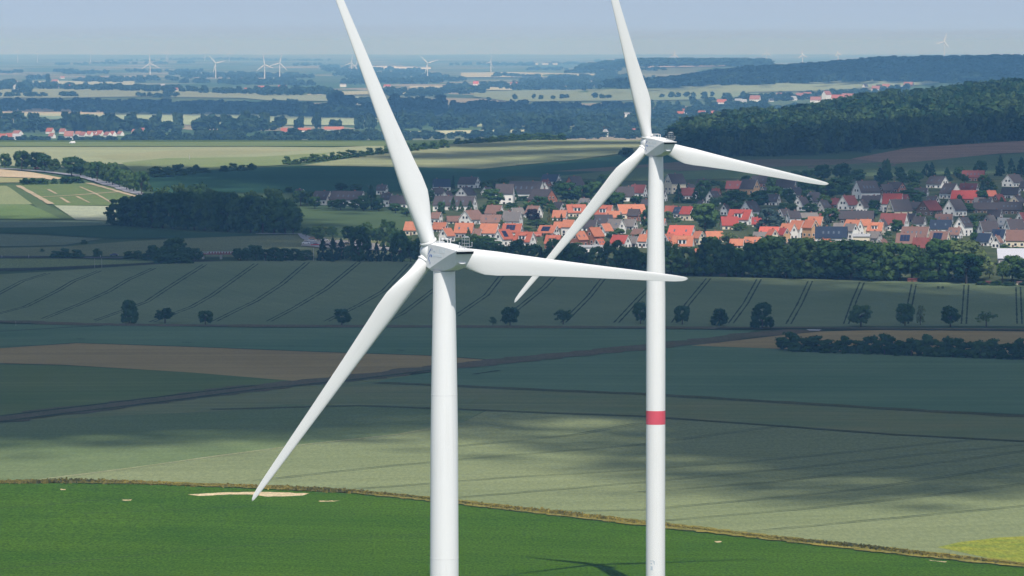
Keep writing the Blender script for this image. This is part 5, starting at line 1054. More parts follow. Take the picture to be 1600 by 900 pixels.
    # --- village trees placed by hand
    VT = [(832, 351, 26, 26, 'round', 'copper'), (858, 349, 8, 24, 'conifer', 'gold'), (867, 352, 10, 14, 'conifer', 'mid'), (877, 348, 8, 14, 'conifer', 'fir'), (838, 358, 40, 16, 'loose', 'mid'), (772, 337, 0, 0, '', ''), (798, 318, 0, 0, '', ''), (803, 305, 30, 22, 'round', 'dark'), (770, 322, 36, 28, 'round', 'dark'), (735, 334, 18, 20, 'conifer', 'dark'), (708, 330, 14, 22, 'conifer', 'dark'), (720, 332, 12, 18, 'conifer', 'dark'), (690, 330, 14, 16, 'round', 'dark'), (708, 296, 8, 22, 'conifer', 'fir'), (885, 318, 44, 34, 'round', 'dark'), (910, 318, 34, 30, 'round', 'dark'), (930, 312, 30, 30, 'round', 'dark'), (963, 325, 34, 26, 'round', 'dark'),
          (928, 302, 26, 18, 'round', 'dark'), (862, 336, 20, 18, 'round', 'dark'), (782, 349, 16, 20, 'round', 'dark'), (785, 358, 14, 16, 'loose', 'pale'), (794, 360, 14, 12, 'loose', 'pale'), (715, 371, 12, 18, 'round', 'dark'), (760, 390, 50, 22, 'round', 'dark'), (740, 388, 30, 24, 'loose', 'mid'), (918, 386, 14, 16, 'loose', 'gold'), (968, 368, 20, 12, 'round', 'mid'), (1012, 360, 26, 34, 'round', 'dark'), (1008, 340, 22, 20, 'round', 'dark'), (1102, 364, 50, 48, 'round', 'mid'), (1118, 330, 22, 26, 'loose', 'mid'), (1090, 318, 26, 30, 'conifer', 'dark'), (1060, 318, 20, 30, 'conifer', 'dark'), (1100, 304, 26, 24, 'round', 'dark'),
          (1142, 328, 44, 32, 'round', 'dark'), (1160, 316, 20, 18, 'round', 'dark'), (1185, 326, 38, 30, 'round', 'dark'), (1210, 318, 30, 28, 'round', 'dark'), (1131, 300, 16, 18, 'round', 'mid'), (1138, 384, 30, 24, 'loose', 'pale'), (1152, 362, 20, 14, 'round', 'mid'), (1202, 360, 44, 34, 'dome', 'blue'), (1292, 362, 18, 26, 'conifer', 'blue'), (1298, 350, 34, 26, 'round', 'dark'), (1266, 333, 28, 16, 'round', 'mid'), (1237, 322, 18, 20, 'round', 'dark'), (1290, 312, 44, 30, 'round', 'dark'), (1264, 302, 40, 26, 'round', 'dark'), (1310, 300, 40, 24, 'round', 'dark'), (1262, 288, 30, 24, 'round', 'dark'), (1285, 284, 34, 28, 'round', 'dark'), (1315, 284, 34, 30, 'round', 'dark'), (1340, 286, 30, 22, 'round', 'dark'), (1245, 284, 26, 18, 'round', 'dark'),
          (1366, 333, 22, 22, 'round', 'dark'), (1401, 366, 24, 24, 'round', 'dark'), (1425, 312, 46, 16, 'round', 'dark'), (1418, 325, 30, 14, 'round', 'mid'), (1375, 285, 28, 22, 'conifer', 'fir'), (1385, 283, 18, 34, 'tall', 'dark'), (1432, 290, 24, 22, 'round', 'dark'), (1448, 276, 22, 20, 'conifer', 'fir'), (1456, 278, 18, 24, 'conifer', 'fir'), (1480, 284, 20, 22, 'conifer', 'fir'), (1500, 282, 22, 22, 'round', 'dark'), (1532, 278, 24, 28, 'round', 'dark'), (1563, 276, 22, 32, 'conifer', 'fir'), (1580, 272, 20, 24, 'conifer', 'fir'), (1596, 276, 24, 30, 'conifer', 'fir'), (1425, 284, 16, 20, 'round', 'dark'), (1405, 280, 20, 20, 'round', 'dark'), (1512, 334, 24, 16, 'round', 'dark'), (1521, 352, 18, 18, 'round', 'dark'), (1458, 356, 20, 16, 'round', 'dark'),
          (1391, 344, 18, 14, 'round', 'dark'), (1535, 305, 16, 22, 'conifer', 'fir'), (1565, 328, 20, 20, 'conifer', 'dark'), (1600, 345, 22, 16, 'round', 'dark'), (1570, 391, 20, 9, 'bush', 'mid'), (1592, 394, 24, 9, 'bush', 'dark'), (1352, 320, 14, 14, 'round', 'dark'), (1225, 334, 20, 18, 'round', 'dark'), (1220, 312, 24, 20, 'round', 'dark'), (1388, 372, 14, 12, 'loose', 'mid'), (1393, 380, 16, 10, 'loose', 'pale'), (1266, 388, 18, 20, 'loose', 'mid'), (1112, 392, 26, 24, 'round', 'mid'), (1098, 388, 10, 16, 'conifer', 'dark'), (1020, 352, 16, 22, 'round', 'mid'), (1024, 374, 10, 14, 'conifer', 'mid'), (975, 394, 10, 12, 'loose', 'mid'),
          (480, 320, 26, 22, 'round', 'dark'), (492, 326, 24, 20, 'round', 'dark'), (532, 328, 26, 18, 'round', 'dark'), (520, 326, 22, 14, 'round', 'dark'), (555, 328, 26, 18, 'round', 'dark'), (580, 328, 30, 38, 'conifer', 'fir'), (568, 330, 22, 26, 'round', 'dark'), (592, 330, 22, 22, 'round', 'dark'), (533, 299, 26, 14, 'round', 'dark'), (557, 300, 24, 13, 'round', 'dark'), (452, 301, 16, 10, 'round', 'dark'), (470, 322, 30, 26, 'round', 'mid'), (618, 333, 26, 16, 'round', 'dark'), (636, 338, 26, 14, 'round', 'mid'), (1150, 404, 26, 18, 'round', 'mid'), (665, 345, 20, 24, 'round', 'dark'), (672, 318, 18, 22, 'round', 'dark'), (758, 296, 20, 14, 'round', 'dark'), (772, 294, 24, 14, 'round', 'dark'), (782, 288, 8, 8, 'round', 'dark')]
    GV = 'trees in the village gardens'
    for x, y, w, h, k, lf in VT:
        if k: tree(x, y, w, h, k, lf, 'in the village gardens', GV, 2600, 5200)
    # --- and the greenery that fills the gaps between the houses
    n = 0; r = random.Random(11); region = [(650, 300), (900, 288), (1040, 292), (1240, 282), (1620, 278), (1640, 380), (1300, 392), (1000, 396), (780, 388), (640, 360)]
    for _ in range(20000):
        if n >= 102: break
        x = r.uniform(650, 1625); y = r.uniform(284, 392)
        if not inside(np.array([x]), np.array([y]), region)[0]: continue
        w = r.uniform(18, 34) if y < 340 else r.uniform(13, 24); h = r.uniform(14, 26) if y < 340 else r.uniform(10, 19)
        p = ground(x, y, 2600, 5200)
        if any((p.x - a) ** 2 + (p.y - b) ** 2 < (c + 0.8) ** 2 for a, b, c in FOOT): continue
        bad = False
        for x0, x1, y0, y1 in RECT:
            if y1 < y + 1.0:      # stands in front of this house
                ox = min(x1, x + w * .45) - max(x0, x - w * .45); oy = min(y1, y) - max(y0, y - h * 0.95)
                if ox > 0 and oy > 0 and ox * oy > (0.42 if y < 345 else 0.3) * (x1 - x0) * (y1 - y0): bad = True; break
        if bad: continue
        if any(abs(x - (a + b) / 2) < 7 and abs(y - d) < 5 for a, b, c, d in TRECT): continue
        tree(x, y, w, h, r.choice(['round', 'round', 'dome', 'loose', 'conifer']), r.choice(['dark', 'dark', 'mid']) if y < 340 else r.choice(['mid', 'mid', 'pale', 'dark']), 'in the village gardens', GV, 2600, 5200); n += 1
    n2 = 0
    for _ in range(9000):
        if n2 >= 95: break
        x = r.uniform(640, 1630); y = r.uniform(290, 398); w = r.uniform(12, 26); h = r.uniform(6, 11)
        if not inside(np.array([x]), np.array([y]), region)[0]: continue
        p = ground(x, y, 2600, 5200)
        if any((p.x - a) ** 2 + (p.y - b) ** 2 < c ** 2 for a, b, c in FOOT): continue
        if any(abs(x - (a + b) / 2) < 6 and abs(y - d) < 4 for a, b, c, d in TRECT): continue
        tree(x, y, w, h, 'bush', r.choice(['dark', 'mid', 'mid']) if y > 340 else 'dark', 'in the village gardens', 'garden bushes of the village', 2600, 5200); n2 += 1
    print('gap trees', n, 'trees', len(TRECT))
    # --- woods (nobody could count these)
    q = np.random.default_rng(3); it = []
    bl = lambda x: np.interp(x, [1030, 1060, 1200, 1330, 1420, 1600, 1800, 2400], [238, 246, 246, 244, 230, 221, 214, 205])
    tries = 0
    for _ in range(26000):
        d = math.sqrt(q.uniform(4300 ** 2, 6150 ** 2)); px = q.uniform(1040, 1900); x = (px - 800) / F * d; z = float(zt(x, d)); sxp, syp = project(x, d, z)
        if syp > bl(sxp) or sxp < 1052 + max(0, (d - 4700)) * 0.03: continue
        front = bl(sxp) - syp
        w = q.choice([q.uniform(8, 13), q.uniform(13, 22)]); h = q.uniform(12, 22) * (0.82 if front < 2 else 1.0)
        it.append((x, d, w, h, ['round', 'dome', 'round', 'tall', 'loose'][int(q.integers(5))], float(np.clip(q.choice([q.normal(0.2, 0.12), q.normal(0.72, 0.2)], p=[0.7, 0.3]) + 0.28 * math.sin(x / 37 + 2 * math.sin(d / 90)) * math.sin(d / 61 + x / 80), 0, 1))))
        if len(it) > 5200: break
    stuff_trees('hill_forest', it, 'wood', (7, 0.1), 'dense mixed forest covering the hill above the village')
    it = []
    for _ in range(20000):
        d = q.uniform(12250, 14600); px = q.uniform(905, 2000); x = (px - 800) / F * d; z = float(zt(x, d)); sxp, syp = project(x, d, z)
        edge = np.interp(sxp, [905, 950, 1040, 1170, 1380, 1500, 1600, 2000], [134, 137, 137, 134, 128, 131, 133, 135])
        if syp > edge: continue
        it.append((x, d, q.uniform(18, 30), q.uniform(14, 22), 'dome', float(np.clip(q.normal(0.4, 0.25), 0, 1))))
        if len(it) > 5000: break
    stuff_trees('hill_forest', it, 'plain', (4, 0.17), 'hazy forest covering the far hill range')
    # --- tree belts and scattered woods of the plain
    it = []
    def belt2(pts, n, h, w, kinds, jit, t=0.4, d0=7600, d1=60000):
        xs = [a for a, b in pts]; ys = [b for a, b in pts]
        px = q.uniform(min(xs), max(xs), n); py = np.interp(px, xs, ys) + q.uniform(-jit, jit, n)
        X, Y, Z = hit(px, py, d0, d1, 500)
        for x, y in zip(X, Y):
            s = y / F; it.append((x, y, q.uniform(0.7, 1.2) * w * s, q.uniform(0.65, 1.1) * h * s, kinds[int(q.integers(len(kinds)))], float(np.clip(q.normal(t, 0.25), 0, 1))))
    RD, PO = ['round', 'dome'], ['poplar', 'tall', 'poplar', 'loose']
    belt2([(-60, 221), (230, 222), (640, 220)], 170, 10, 13, RD, 1.5)
    belt2([(200, 217), (400, 219), (640, 217)], 90, 16, 18, RD, 2)
    belt2([(-60, 206), (100, 206), (430, 206)], 60, 24, 26, ['round'], 3, 0.3)
    belt2([(-20, 203), (60, 203)], 9, 32, 20, PO, 2); belt2([(85, 206), (125, 206)], 8, 35, 20, PO, 2); belt2([(125, 208), (180, 208)], 10, 30, 22, PO, 2)
    for x, w, h in ((208, 26, 30), (243, 24, 30), (280, 18, 30), (318, 16, 26), (355, 24, 24), (385, 26, 30), (410, 24, 26), (437, 24, 24), (465, 20, 24), (493, 20, 26), (525, 22, 22), (560, 20, 26), (580, 22, 28), (302, 8, 12), (334, 6, 10)): belt2([(x - 6, 203), (x + 6, 203)], 3, h, w * 0.7, PO, 1, 0.45)
    belt2([(-60, 169), (160, 172), (400, 176), (580, 181)], 300, 15, 16, RD, 5, 0.35); belt2([(-60, 166), (400, 166)], 120, 10, 14, RD, 3, 0.35)
    belt2([(420, 180), (590, 183)], 90, 20, 20, RD, 3); belt2([(520, 168), (555, 168)], 12, 28, 24, ['round'], 2, 0.1); belt2([(590, 172), (760, 176), (900, 178)], 200, 16, 18, RD, 5, 0.35); belt2([(600, 176), (690, 178)], 30, 26, 20, RD, 3, 0.2)
    belt2([(600, 200), (760, 198), (1010, 200)], 120, 22, 20, PO + RD, 6, 0.45); belt2([(620, 216), (800, 214), (1050, 216)], 170, 11, 14, RD, 2.5, 0.45); belt2([(820, 212), (880, 212)], 14, 30, 30, ['round'], 2, 0.2); belt2([(900, 206), (1060, 208)], 90, 14, 15, RD, 6)
    belt2([(640, 190), (1060, 190)], 170, 14, 16, RD, 8, 0.35); belt2([(860, 176), (1200, 172)], 170, 12, 14, RD, 6, 0.35); belt2([(1000, 200), (1160, 184), (1260, 178)], 220, 12, 14, RD, 8, 0.45)
    belt2([(760, 157), (1000, 153), (1100, 152), (1260, 152)], 26, 9, 10, ['round'], 1); belt2([(1080, 160), (1240, 154), (1420, 142)], 120, 9, 11, RD, 4)
    belt2([(-60, 139), (50, 137)], 60, 12, 14, RD, 4); belt2([(50, 137), (200, 141), (400, 146)], 150, 9, 11, RD, 2.5, 0.35); belt2([(73, 137), (77, 137)], 3, 20, 6, ['tall'], 1); belt2([(163, 140), (167, 140)], 2, 17, 7, ['tall'], 0.5); belt2([(186, 141), (190, 141)], 2, 17, 6, ['tall'], 0.5)
    belt2([(400, 147), (520, 146)], 70, 11, 12, RD, 3); belt2([(590, 146), (760, 144)], 60, 9, 11, RD, 3); belt2([(690, 138), (1000, 136)], 170, 8, 10, RD, 4, 0.35); belt2([(820, 134), (1000, 131)], 90, 9, 10, RD, 4)
    belt2([(930, 128), (1100, 128)], 80, 8, 9, RD, 3)
    for k in range(60):
        y = float(q.uniform(93, 133)); x = float(q.uniform(-60, 980)); L_ = float(q.uniform(30, 150)); s = (y - 86) / 45.0
        belt2([(x, y), (x + L_, y + q.uniform(-1, 1))], int(8 + L_ * 0.25), 2.2 + 5.0 * s, 4.0 + 7 * s, ['dome'], 0.4 + 1.2 * s, 0.35)
    for k in range(26):
        y = float(q.uniform(124, 165)); x = float(q.uniform(-60, 1000)); L_ = float(q.uniform(20, 90))
        belt2([(x, y), (x + L_, y + q.uniform(-1, 1))], int(6 + L_ * 0.22), 8, 10, RD, 1.2, 0.35)
    stuff_trees('woodland', it, 'plain', (5, 0.15), 'belts and clumps of trees across the hazy plain')
    print('plain trees', len(it))
    it = []
    for _ in range(900):
        px = q.uniform(905, 1200); d = q.uniform(21300, 22600); x = (px - 800) / F * d
        if px < 1000 and q.random() < 0.5: continue
        it.append((x, d, q.uniform(30, 60), q.uniform(14, 24), 'dome', 0.4))
    stuff_trees('woodland', it, 'plain', (4, 0.17), 'thin line of woods on the farthest ridge')
# ------------------------------------------------------------------ vehicles and small things
def paint(name, col):
    k = 'paint_' + name
    return MATS.get(k) or mat_plain(k, col, 0.3, 0.5)
PC = {'white': (0.75, 0.75, 0.76), 'black': (0.015, 0.016, 0.02), 'dark blue': (0.02, 0.035, 0.1), 'silver': (0.45, 0.46, 0.48), 'red': (0.42, 0.02, 0.025), 'grey': (0.14, 0.145, 0.15)}
def car(px, py, yaw, col, label, group, d0=2400, d1=4500, kind='car'):
    p = ground(px, py, d0, d1); root = empty(kind, (p.x, p.y, p.z + 0.45), R(yaw)); root['kind'] = 'thing'
    van = kind == 'van'
    pr = [(-2.15, 0.35), (-2.2, 0.75), (-2.05, 0.95), (-1.0, 1.0), (1.55, 0.98), (2.1, 0.9), (2.2, 0.6), (2.15, 0.3)] if not van else [(-2.6, 0.35), (-2.65, 0.9), (-1.9, 1.15), (-1.3, 1.3), (2.6, 1.3), (2.65, 0.9), (2.6, 0.35)]
    m = MB(); n = len(pr)
    for s in (-0.88, 0.88): m.v += [(x, s, z) for x, z in pr]
    m.f = [tuple(range(n)), tuple(range(2 * n - 1, n - 1, -1))] + [(k, n + k, n + (k + 1) % n, (k + 1) % n) for k in range(n)]; m.mi = [0] * len(m.f)
    b = m.obj('body', paint(col, PC[col]), root)
    cb = [(-1.05, 0.98), (-0.45, 1.45), (1.0, 1.47), (1.6, 0.98)] if not van else [(-1.85, 1.15), (-1.2, 2.1), (2.55, 2.15), (2.6, 1.28)]
    m = MB(); n = 4
    for s, t in ((-0.8, -0.66), (0.8, 0.66)): m.v += [(cb[0][0], s, cb[0][1]), (cb[1][0], t, cb[1][1]), (cb[2][0], t, cb[2][1]), (cb[3][0], s, cb[3][1])]
    m.f = [(0, 1, 2, 3), (7, 6, 5, 4)] + [(k, 4 + k, 4 + (k + 1) % 4, (k + 1) % 4) for k in range(4)]; m.mi = [0] * 6
    m.obj('cabin' if not van else 'cargo_body', EX['pane'] if not van else paint(col, PC[col]), root)
    m = MB(); m.box((cb[1][0], -0.67, cb[1][1] + 0.005), (cb[2][0], 0.67, cb[1][1] + 0.06)); m.obj('roof', paint(col, PC[col]), root)
    tyre = MATS.get('tyre') or mat_plain('tyre', (0.02, 0.02, 0.02), 0.9)
    for x in (-1.35, 1.35):
        for s in (-0.86, 0.86):
            m = MB(); m.lathe([(0.1, -0.11), (0.33, -0.11), (0.33, 0.11), (0.1, 0.11)], 14, Matrix.Translation((x, s, 0.33)) @ Matrix.Rotation(R(90), 4, 'X')); m.obj('wheel', tyre, root)
    thing(root, label, kind, group); return root

def build_misc():
    car(122, 402.6, 180, 'white', 'white car on the country road in front of dark bushes', 'cars on the country road')
    car(178, 401.5, 0, 'dark blue', 'dark blue car on the country road right of a round bush', 'cars on the country road')
    car(209, 402.0, 0, 'black', 'black car on the country road reaching the tree clump', 'cars on the country road')
    car(113, 225.0, 5, 'white', 'white van parked by the field below the red roofed village', None, 4200, 5200, 'van')
    car(57, 265.0, 10, 'red', 'red car under the avenue trees on the upper road', None, 3300, 5200)
    # car park between grove and village
    cp = [(492, 385.5, 12, 'red', 'red car nearest the dark grove in the car park'), (478, 382.5, 0, 'white', 'white car beside the red one in the car park'), (487, 379, 20, 'silver', 'silver car behind the white one in the car park'), (510, 386, 0, 'black', 'black car at the open edge of the car park'), (520, 383, 10, 'dark blue', 'dark blue car left of the grey cars in the car park'),
          (507, 378, 5, 'white', 'white car under the small trees of the car park'), (531, 387, 5, 'grey', 'grey car in the outer line of the car park'), (541, 384, 0, 'black', 'black car in the middle of the car park'), (556, 385.5, 0, 'silver', 'silver car before the yellow hedge'), (568, 388, 0, 'dark blue', 'dark blue car before the white kiosk')]
    for x, y, a, c, l in cp: car(x, y, a, c, l, 'parked cars by the grove', 2700, 4000)
    # kiosk, container, stalls
    def shed(px, py, w, h, dep, wall, roof, name, lab, cat, door=True):
        p = ground(px, py, 2500, 4300); s = p.y / F; W, H = w * s, h * s; root = empty(name, (p.x, p.y, p.z - 0.1), R(-12)); m = MB(); m.box((-W / 2, 0, -0.3), (W / 2, dep, H * 0.8)); m.obj('wall', wall, root)
        m = MB(); m.add([(-W / 2 - .2, -.3, H * .8 + .01), (W / 2 + .2, -.3, H * .8 + .01), (W / 2 + .2, dep + .2, H + .01), (-W / 2 - .2, dep + .2, H + .01), (-W / 2 - .2, -.3, H * .8 + .15), (W / 2 + .2, -.3, H * .8 + .15), (W / 2 + .2, dep + .2, H + .15), (-W / 2 - .2, dep + .2, H + .15)], [(0, 3, 2, 1), (4, 5, 6, 7), (0, 1, 5, 4), (1, 2, 6, 5), (2, 3, 7, 6), (3, 0, 4, 7)]); m.obj('roof', roof, root)
        m = MB(); m.box((-0.5, -0.05, 0), (0.5, -0.003, min(2.0, H * 0.6))); m.obj('door', EX['door'] if wall is not EX['door'] else EX['pane'], root)
        thing(root, lab, cat); return root
    shed(551, 392, 10, 6, 4, WM['w'], RM['L'], 'kiosk', 'small white kiosk with a dark door before the yellow hedge', 'kiosk')
    shed(562, 389, 12, 8, 5, WM['w'], RM['L'], 'garden_pavilion', 'white pavilion at the right end of the yellow hedge', 'pavilion')
    shed(490, 376, 16, 5, 6, WM['o'], RM['B'], 'market_stall', 'ochre stall roofed brown at the car park back', 'stall')
    shed(606, 393, 10, 5, 4, WM['w'], RM['L'], 'kiosk', 'tiny white hut under the tall village-edge trees', 'hut')
    shed(1543, 445.5, 9, 6, 4, WM['k'], RM['r'], 'garden_shed', 'dark red garden shed in the hedge before the pale domed tree', 'shed')
    shed(1592, 446, 7, 6, 3, WM['c'], RM['B'], 'garden_shed', 'pale wooden garden shed at the hedge end', 'shed')
    shed(1425, 441, 14, 6, 4, WM['k'], RM['r'], 'garden_shed', 'red-brown garden shed between dark trees at the wheat edge', 'shed')
    shed(1129, 432, 10, 4, 4, WM['t'], RM['D'], 'garden_shed', 'dark timber garden shed under the flag mast', 'shed')
    car(1483, 437, 0, 'white', 'white van parked beneath the dark trees at the village edge', None, 2500, 3500, 'van')
    # yellow hedge as a clipped row
    for i in range(7):
        x = 525 + i * 5.5; tree(x, 385.2, 7, 5, 'bush', 'gold', 'in the car park', 'clipped yellow hedge bushes', 2700, 4000, zn='')
    # poles and flags
    def pole(px, py, h, r, name, lab, cat, flag=False, group=None, key=None):
        p = ground(px, py, 2300, 4300); s = p.y / F; m = MB(); m.rod((0, 0, -0.3), (0, 0, h * s), r, 8, r * 0.7)
        if flag:
            root = empty(name, p); m.obj('pole', GREYM, root); f = MB(); z = h * s
            pts = [(0.1 + 0.45 * i, 0.15 * math.sin(i * 1.4), z - 0.1 - 0.16 * i) for i in range(6)]
            f.v = [q for q in pts] + [(q[0], q[1], q[2] - 1.3) for q in pts]; f.f = [(i, i + 1, 7 + i, 6 + i) for i in range(5)]; f.mi = [0] * 5
            o = f.obj('flag', WM['w'], root); md = o.modifiers.new('thickness', 'SOLIDIFY'); md.thickness = 0.03
            thing(root, lab, cat, group)
        else:
            o = m.obj(name, WM['g'], None, loc=p); thing(o, lab, cat, group, key)
    pole(1579, 436, 16, 0.09, 'flagpole', 'flagpole with a white flag by the pale garden hedge', 'flagpole', True)
    pole(1142, 420, 22, 0.12, 'flagpole', 'tall pale mast with a small flag among trees right of the banded tower', 'flagpole', True)
    pole(490, 408, 21, 0.12, 'utility_pole', 'thin grey pole before the dark conifers at the wheat edge', 'pole')
    for x in (3, 45, 91, 99, 157): pole(x, 402.9, 4.5, 0.14, 'road_post', 'white marker post beside the country road', 'post', group='marker posts by the country road', key=('', x, ''))
    for x in (148, 159): pole(x, 419, 16, 0.06, 'field_pole', 'thin pole by the dark ditch below the country road', 'pole', group='thin ditch poles', key=('', x, ''))
    pole(26, 801, 8, 0.05, 'measuring_stake', 'lone thin stake standing in the green beet field', 'stake')
    pole(296, 228, 9, 0.3, 'utility_pole', 'dark pole on the pale ridge field below the tree belt', 'pole')
    # road bridge with its red and white parapet
    p = ground(345, 405, 2400, 3300); s = p.y / F; Wb = 58 * s; root = empty('road_bridge', p); 
    m = MB(); m.box((-Wb / 2, -1, 2.4), (Wb / 2, 6, 3.0)); m.obj('deck', paint('bridge_red', (0.2, 0.05, 0.05)), root)
    wh, rd = MB(), MB(); n = 11
    for i in range(n):
        a = -Wb * 0.36 + i * Wb * 0.84 / n; st = Wb * 0.84 / n
        m2 = MB(); m2.box((a, -1.12, 3.0), (a + st * 0.5, -1.02, 3.8)); m2.obj('parapet_panel', WM['g'], root)
        m2 = MB(); m2.box((a + st * 0.501, -1.12, 3.0), (a + st * 0.999, -1.02, 3.8)); m2.obj('parapet_panel', paint('parapet_red', (0.22, 0.045, 0.045)), root)
    m2 = MB(); m2.box((-Wb * 0.5, -1.14, 3.82), (Wb * 0.5, -1.0, 3.95)); m2.obj('hand_rail', GREYM, root)
    for x in (-Wb * 0.48, 0.0, Wb * 0.48):
        m2 = MB(); m2.box((x - 0.5, 0, -1), (x + 0.5, 5, 2.39)); m2.obj('pier', MATS['concrete'], root)
    thing(root, 'low road bridge with a red and white striped parapet between dark bushes', 'bridge')
    # roads
    strips('road', [[(-60, 262), (20, 265.5), (75, 270), (120, 275.5), (160, 286), (200, 299), (245, 313), (290, 326)]], 9.0, mat_plain('road_pale', (0.26, 0.26, 0.28), 0.9, var=0.15, scale=0.1), 2900, 5200, 0.9)
    strips('road', [[(400, 367), (470, 367.5), (500, 388.5), (560, 391), (640, 394)]], 5.0, MATS['road_pale'], 2600, 3900, 0.9)
    field('car_park', [(470, 386), (476, 376), (560, 378), (620, 388), (620, 394), (540, 391)], mat_plain('gravel', (0.3, 0.27, 0.24), 0.9, var=0.2, scale=0.3), 2600, 4000, lift=0.8, lat=(10, 2))
    # weedy verge between the beet and the wheat
    r = np.random.default_rng(8)
    top = [(-60, 755), (100, 753.5), (250, 756), (400, 762), (560, 770), (700, 784), (850, 801.5), (1000, 818), (1200, 841), (1400, 863), (1660, 891)]
    n = 9000; px = r.uniform(-60, 1660, n); py = np.interp(px, [a for a, b in top], [b for a, b in top]) + r.normal(0, 1.0, n) + 1.0 * np.sin(px / 37) * 0.4
    X, Y, Z = hit(px, py, 900, 2000, 500)
    VV = []
    for x, y, z, c in zip(X, Y, Z, r.random(n)):
        h = 0.35 + 0.75 * c * (0.6 + 0.4 * math.sin(x / 11.0)); w = r.uniform(0.2, 0.6); a = r.uniform(0, 3.14); dx, dy = math.cos(a) * w, math.sin(a) * w; lx, ly = r.normal(0, 0.2, 2)
        VV += [(x - dx, y - dy, z), (x + dx, y + dy, z), (x + dx * .7 + lx, y + dy * .7 + ly, z + h), (x - dx * .6 + lx, y - dy * .6 + ly, z + h * 0.9)]
    VV = np.array(VV); T = np.clip(np.repeat(np.sin(X / 17) * 0.3 + np.sin(X / 5.3 + 2) * 0.2 + 0.5, 1) + r.normal(0, 0.2, n), 0, 1)
    lm = mat_leaf('weeds', (0.07, 0.075, 0.018), (0.32, 0.25, 0.05), True)
    o = link('weeds', np_mesh('weeds', VV, np.arange(len(VV)).reshape(-1, 4), [lm], T)); struct(o, 'stuff', 'yellowing weeds along the edge between beet and wheat')
    strips('grass_verge', [top], 9.0, mat_crop('verge_yellow', (0.22, 0.18, 0.035), (0.1, 0.1, 0.025), 14, grain=0.35), 900, 2000, 0.34, step=10)

# ------------------------------------------------------------------ clouds overhead (out of the picture) that shade parts of the land
def cloud(name, poly, alt, puff, seed, d0, d1, soft=1.0, thin=False):
    """cumulus whose shadow lies over the given piece of country"""
    p = densify(poly, 30)
    X, Y, Z = hit([a for a, b in p], [b for a, b in p], d0, d1)
    h = alt - Z; X = X + SUN.x / SUN.z * h; Y = Y + SUN.y / SUN.z * h
    P = list(zip(X, Y)); r = np.random.default_rng(seed)
    x0, x1, y0, y1 = X.min(), X.max(), Y.min(), Y.max()
    sp = puff * (1.05 if thin else 0.3)
    gx, gy = np.meshgrid(np.arange(x0 - puff, x1 + puff, sp), np.arange(y0 - puff, y1 + puff, sp)); gx = gx.ravel() + r.uniform(-.3, .3, gx.size) * sp; gy = gy.ravel() + r.uniform(-.3, .3, gy.size) * sp
    k = inside(gx, gy, P); gx, gy = gx[k], gy[k]
    bm = bmesh.new(); bmesh.ops.create_icosphere(bm, subdivisions=2, radius=1.0); sv = np.array([v.co[:] for v in bm.verts]); sf = np.array([[v.index for v in f.verts] for f in bm.faces]); bm.free()
    bm = bmesh.new(); bmesh.ops.create_icosphere(bm, subdivisions=1, radius=1.0); sv1 = np.array([v.co[:] for v in bm.verts]); sf1 = np.array([[v.index for v in f.verts] for f in bm.faces]); bm.free()
    VV, FF = [], []; o = 0
    A = np.array(P)
    def puffat(x, y, rad, z):
        nonlocal o
        nz = 1 + 0.16 * np.sin(sv @ r.normal(size=3) * 4 + r.uniform(0, 6)) + 0.1 * np.sin(sv @ r.normal(size=3) * 8)
        q = sv * nz[:, None] * np.array([rad, rad, rad * (0.5 if rad > puff * 0.5 else 0.6)]); q[:, 2] = np.maximum(q[:, 2], -rad * 0.22)
        VV.append(q + np.array([x, y, z])); FF.append(sf + o); o += len(q)
    if thin: sv, sf = sv1, sf1
    for x, y in zip(gx, gy):
        e = np.sqrt(((A - (x, y)) ** 2).sum(1)).min()
        if thin:
            puffat(x, y, puff * r.uniform(0.5, 0.65), alt + r.uniform(0, 40)); continue
        if e < puff * 0.5: continue
        puffat(x, y, min(puff, 0.3 * puff + (e - puff * 0.5) * 0.4) * r.uniform(0.9, 1.1), alt + r.uniform(0, 0.25) * min(puff, e))
    bm = bmesh.new(); bmesh.ops.create_icosphere(bm, subdivisions=1, radius=1.0); sv = np.array([v.co[:] for v in bm.verts]); sf = np.array([[v.index for v in f.verts] for f in bm.faces]); bm.free()
    seg = np.linalg.norm(np.roll(A, -1, 0) - A, axis=1); band = puff * soft
    ne = int(seg.sum() * band * 2 * 1.3 / (math.pi * (puff * 0.077) ** 2)); ne = min(ne, 30000); pick = r.choice(len(A), ne, p=seg / seg.sum())
    for i in (() if thin else pick):       # torn edges, thinning outwards
        rad = puff * r.uniform(0.05, 0.1); q = A[i] + (A[(i + 1) % len(A)] - A[i]) * r.random() + r.normal(0, band * 0.55, 2)
        puffat(q[0], q[1], rad, alt + r.uniform(0, 20))
    V = np.concatenate(VV); Fc = np.concatenate(FF)
    me = bpy.data.meshes.new(name); me.vertices.add(len(V)); me.vertices.foreach_set('co', V.astype(np.float32).ravel()); me.loops.add(Fc.size); me.loops.foreach_set('vertex_index', Fc.astype(np.int32).ravel())
    me.polygons.add(len(Fc)); me.polygons.foreach_set('loop_start', np.arange(0, Fc.size, 3, dtype=np.int32)); me.polygons.foreach_set('loop_total', np.full(len(Fc), 3, np.int32)); me.polygons.foreach_set('use_smooth', np.ones(len(Fc), bool)); me.update(calc_edges=True)
    me.materials.append(MATS['cloud_white']); struct(link('cloud', me)); return
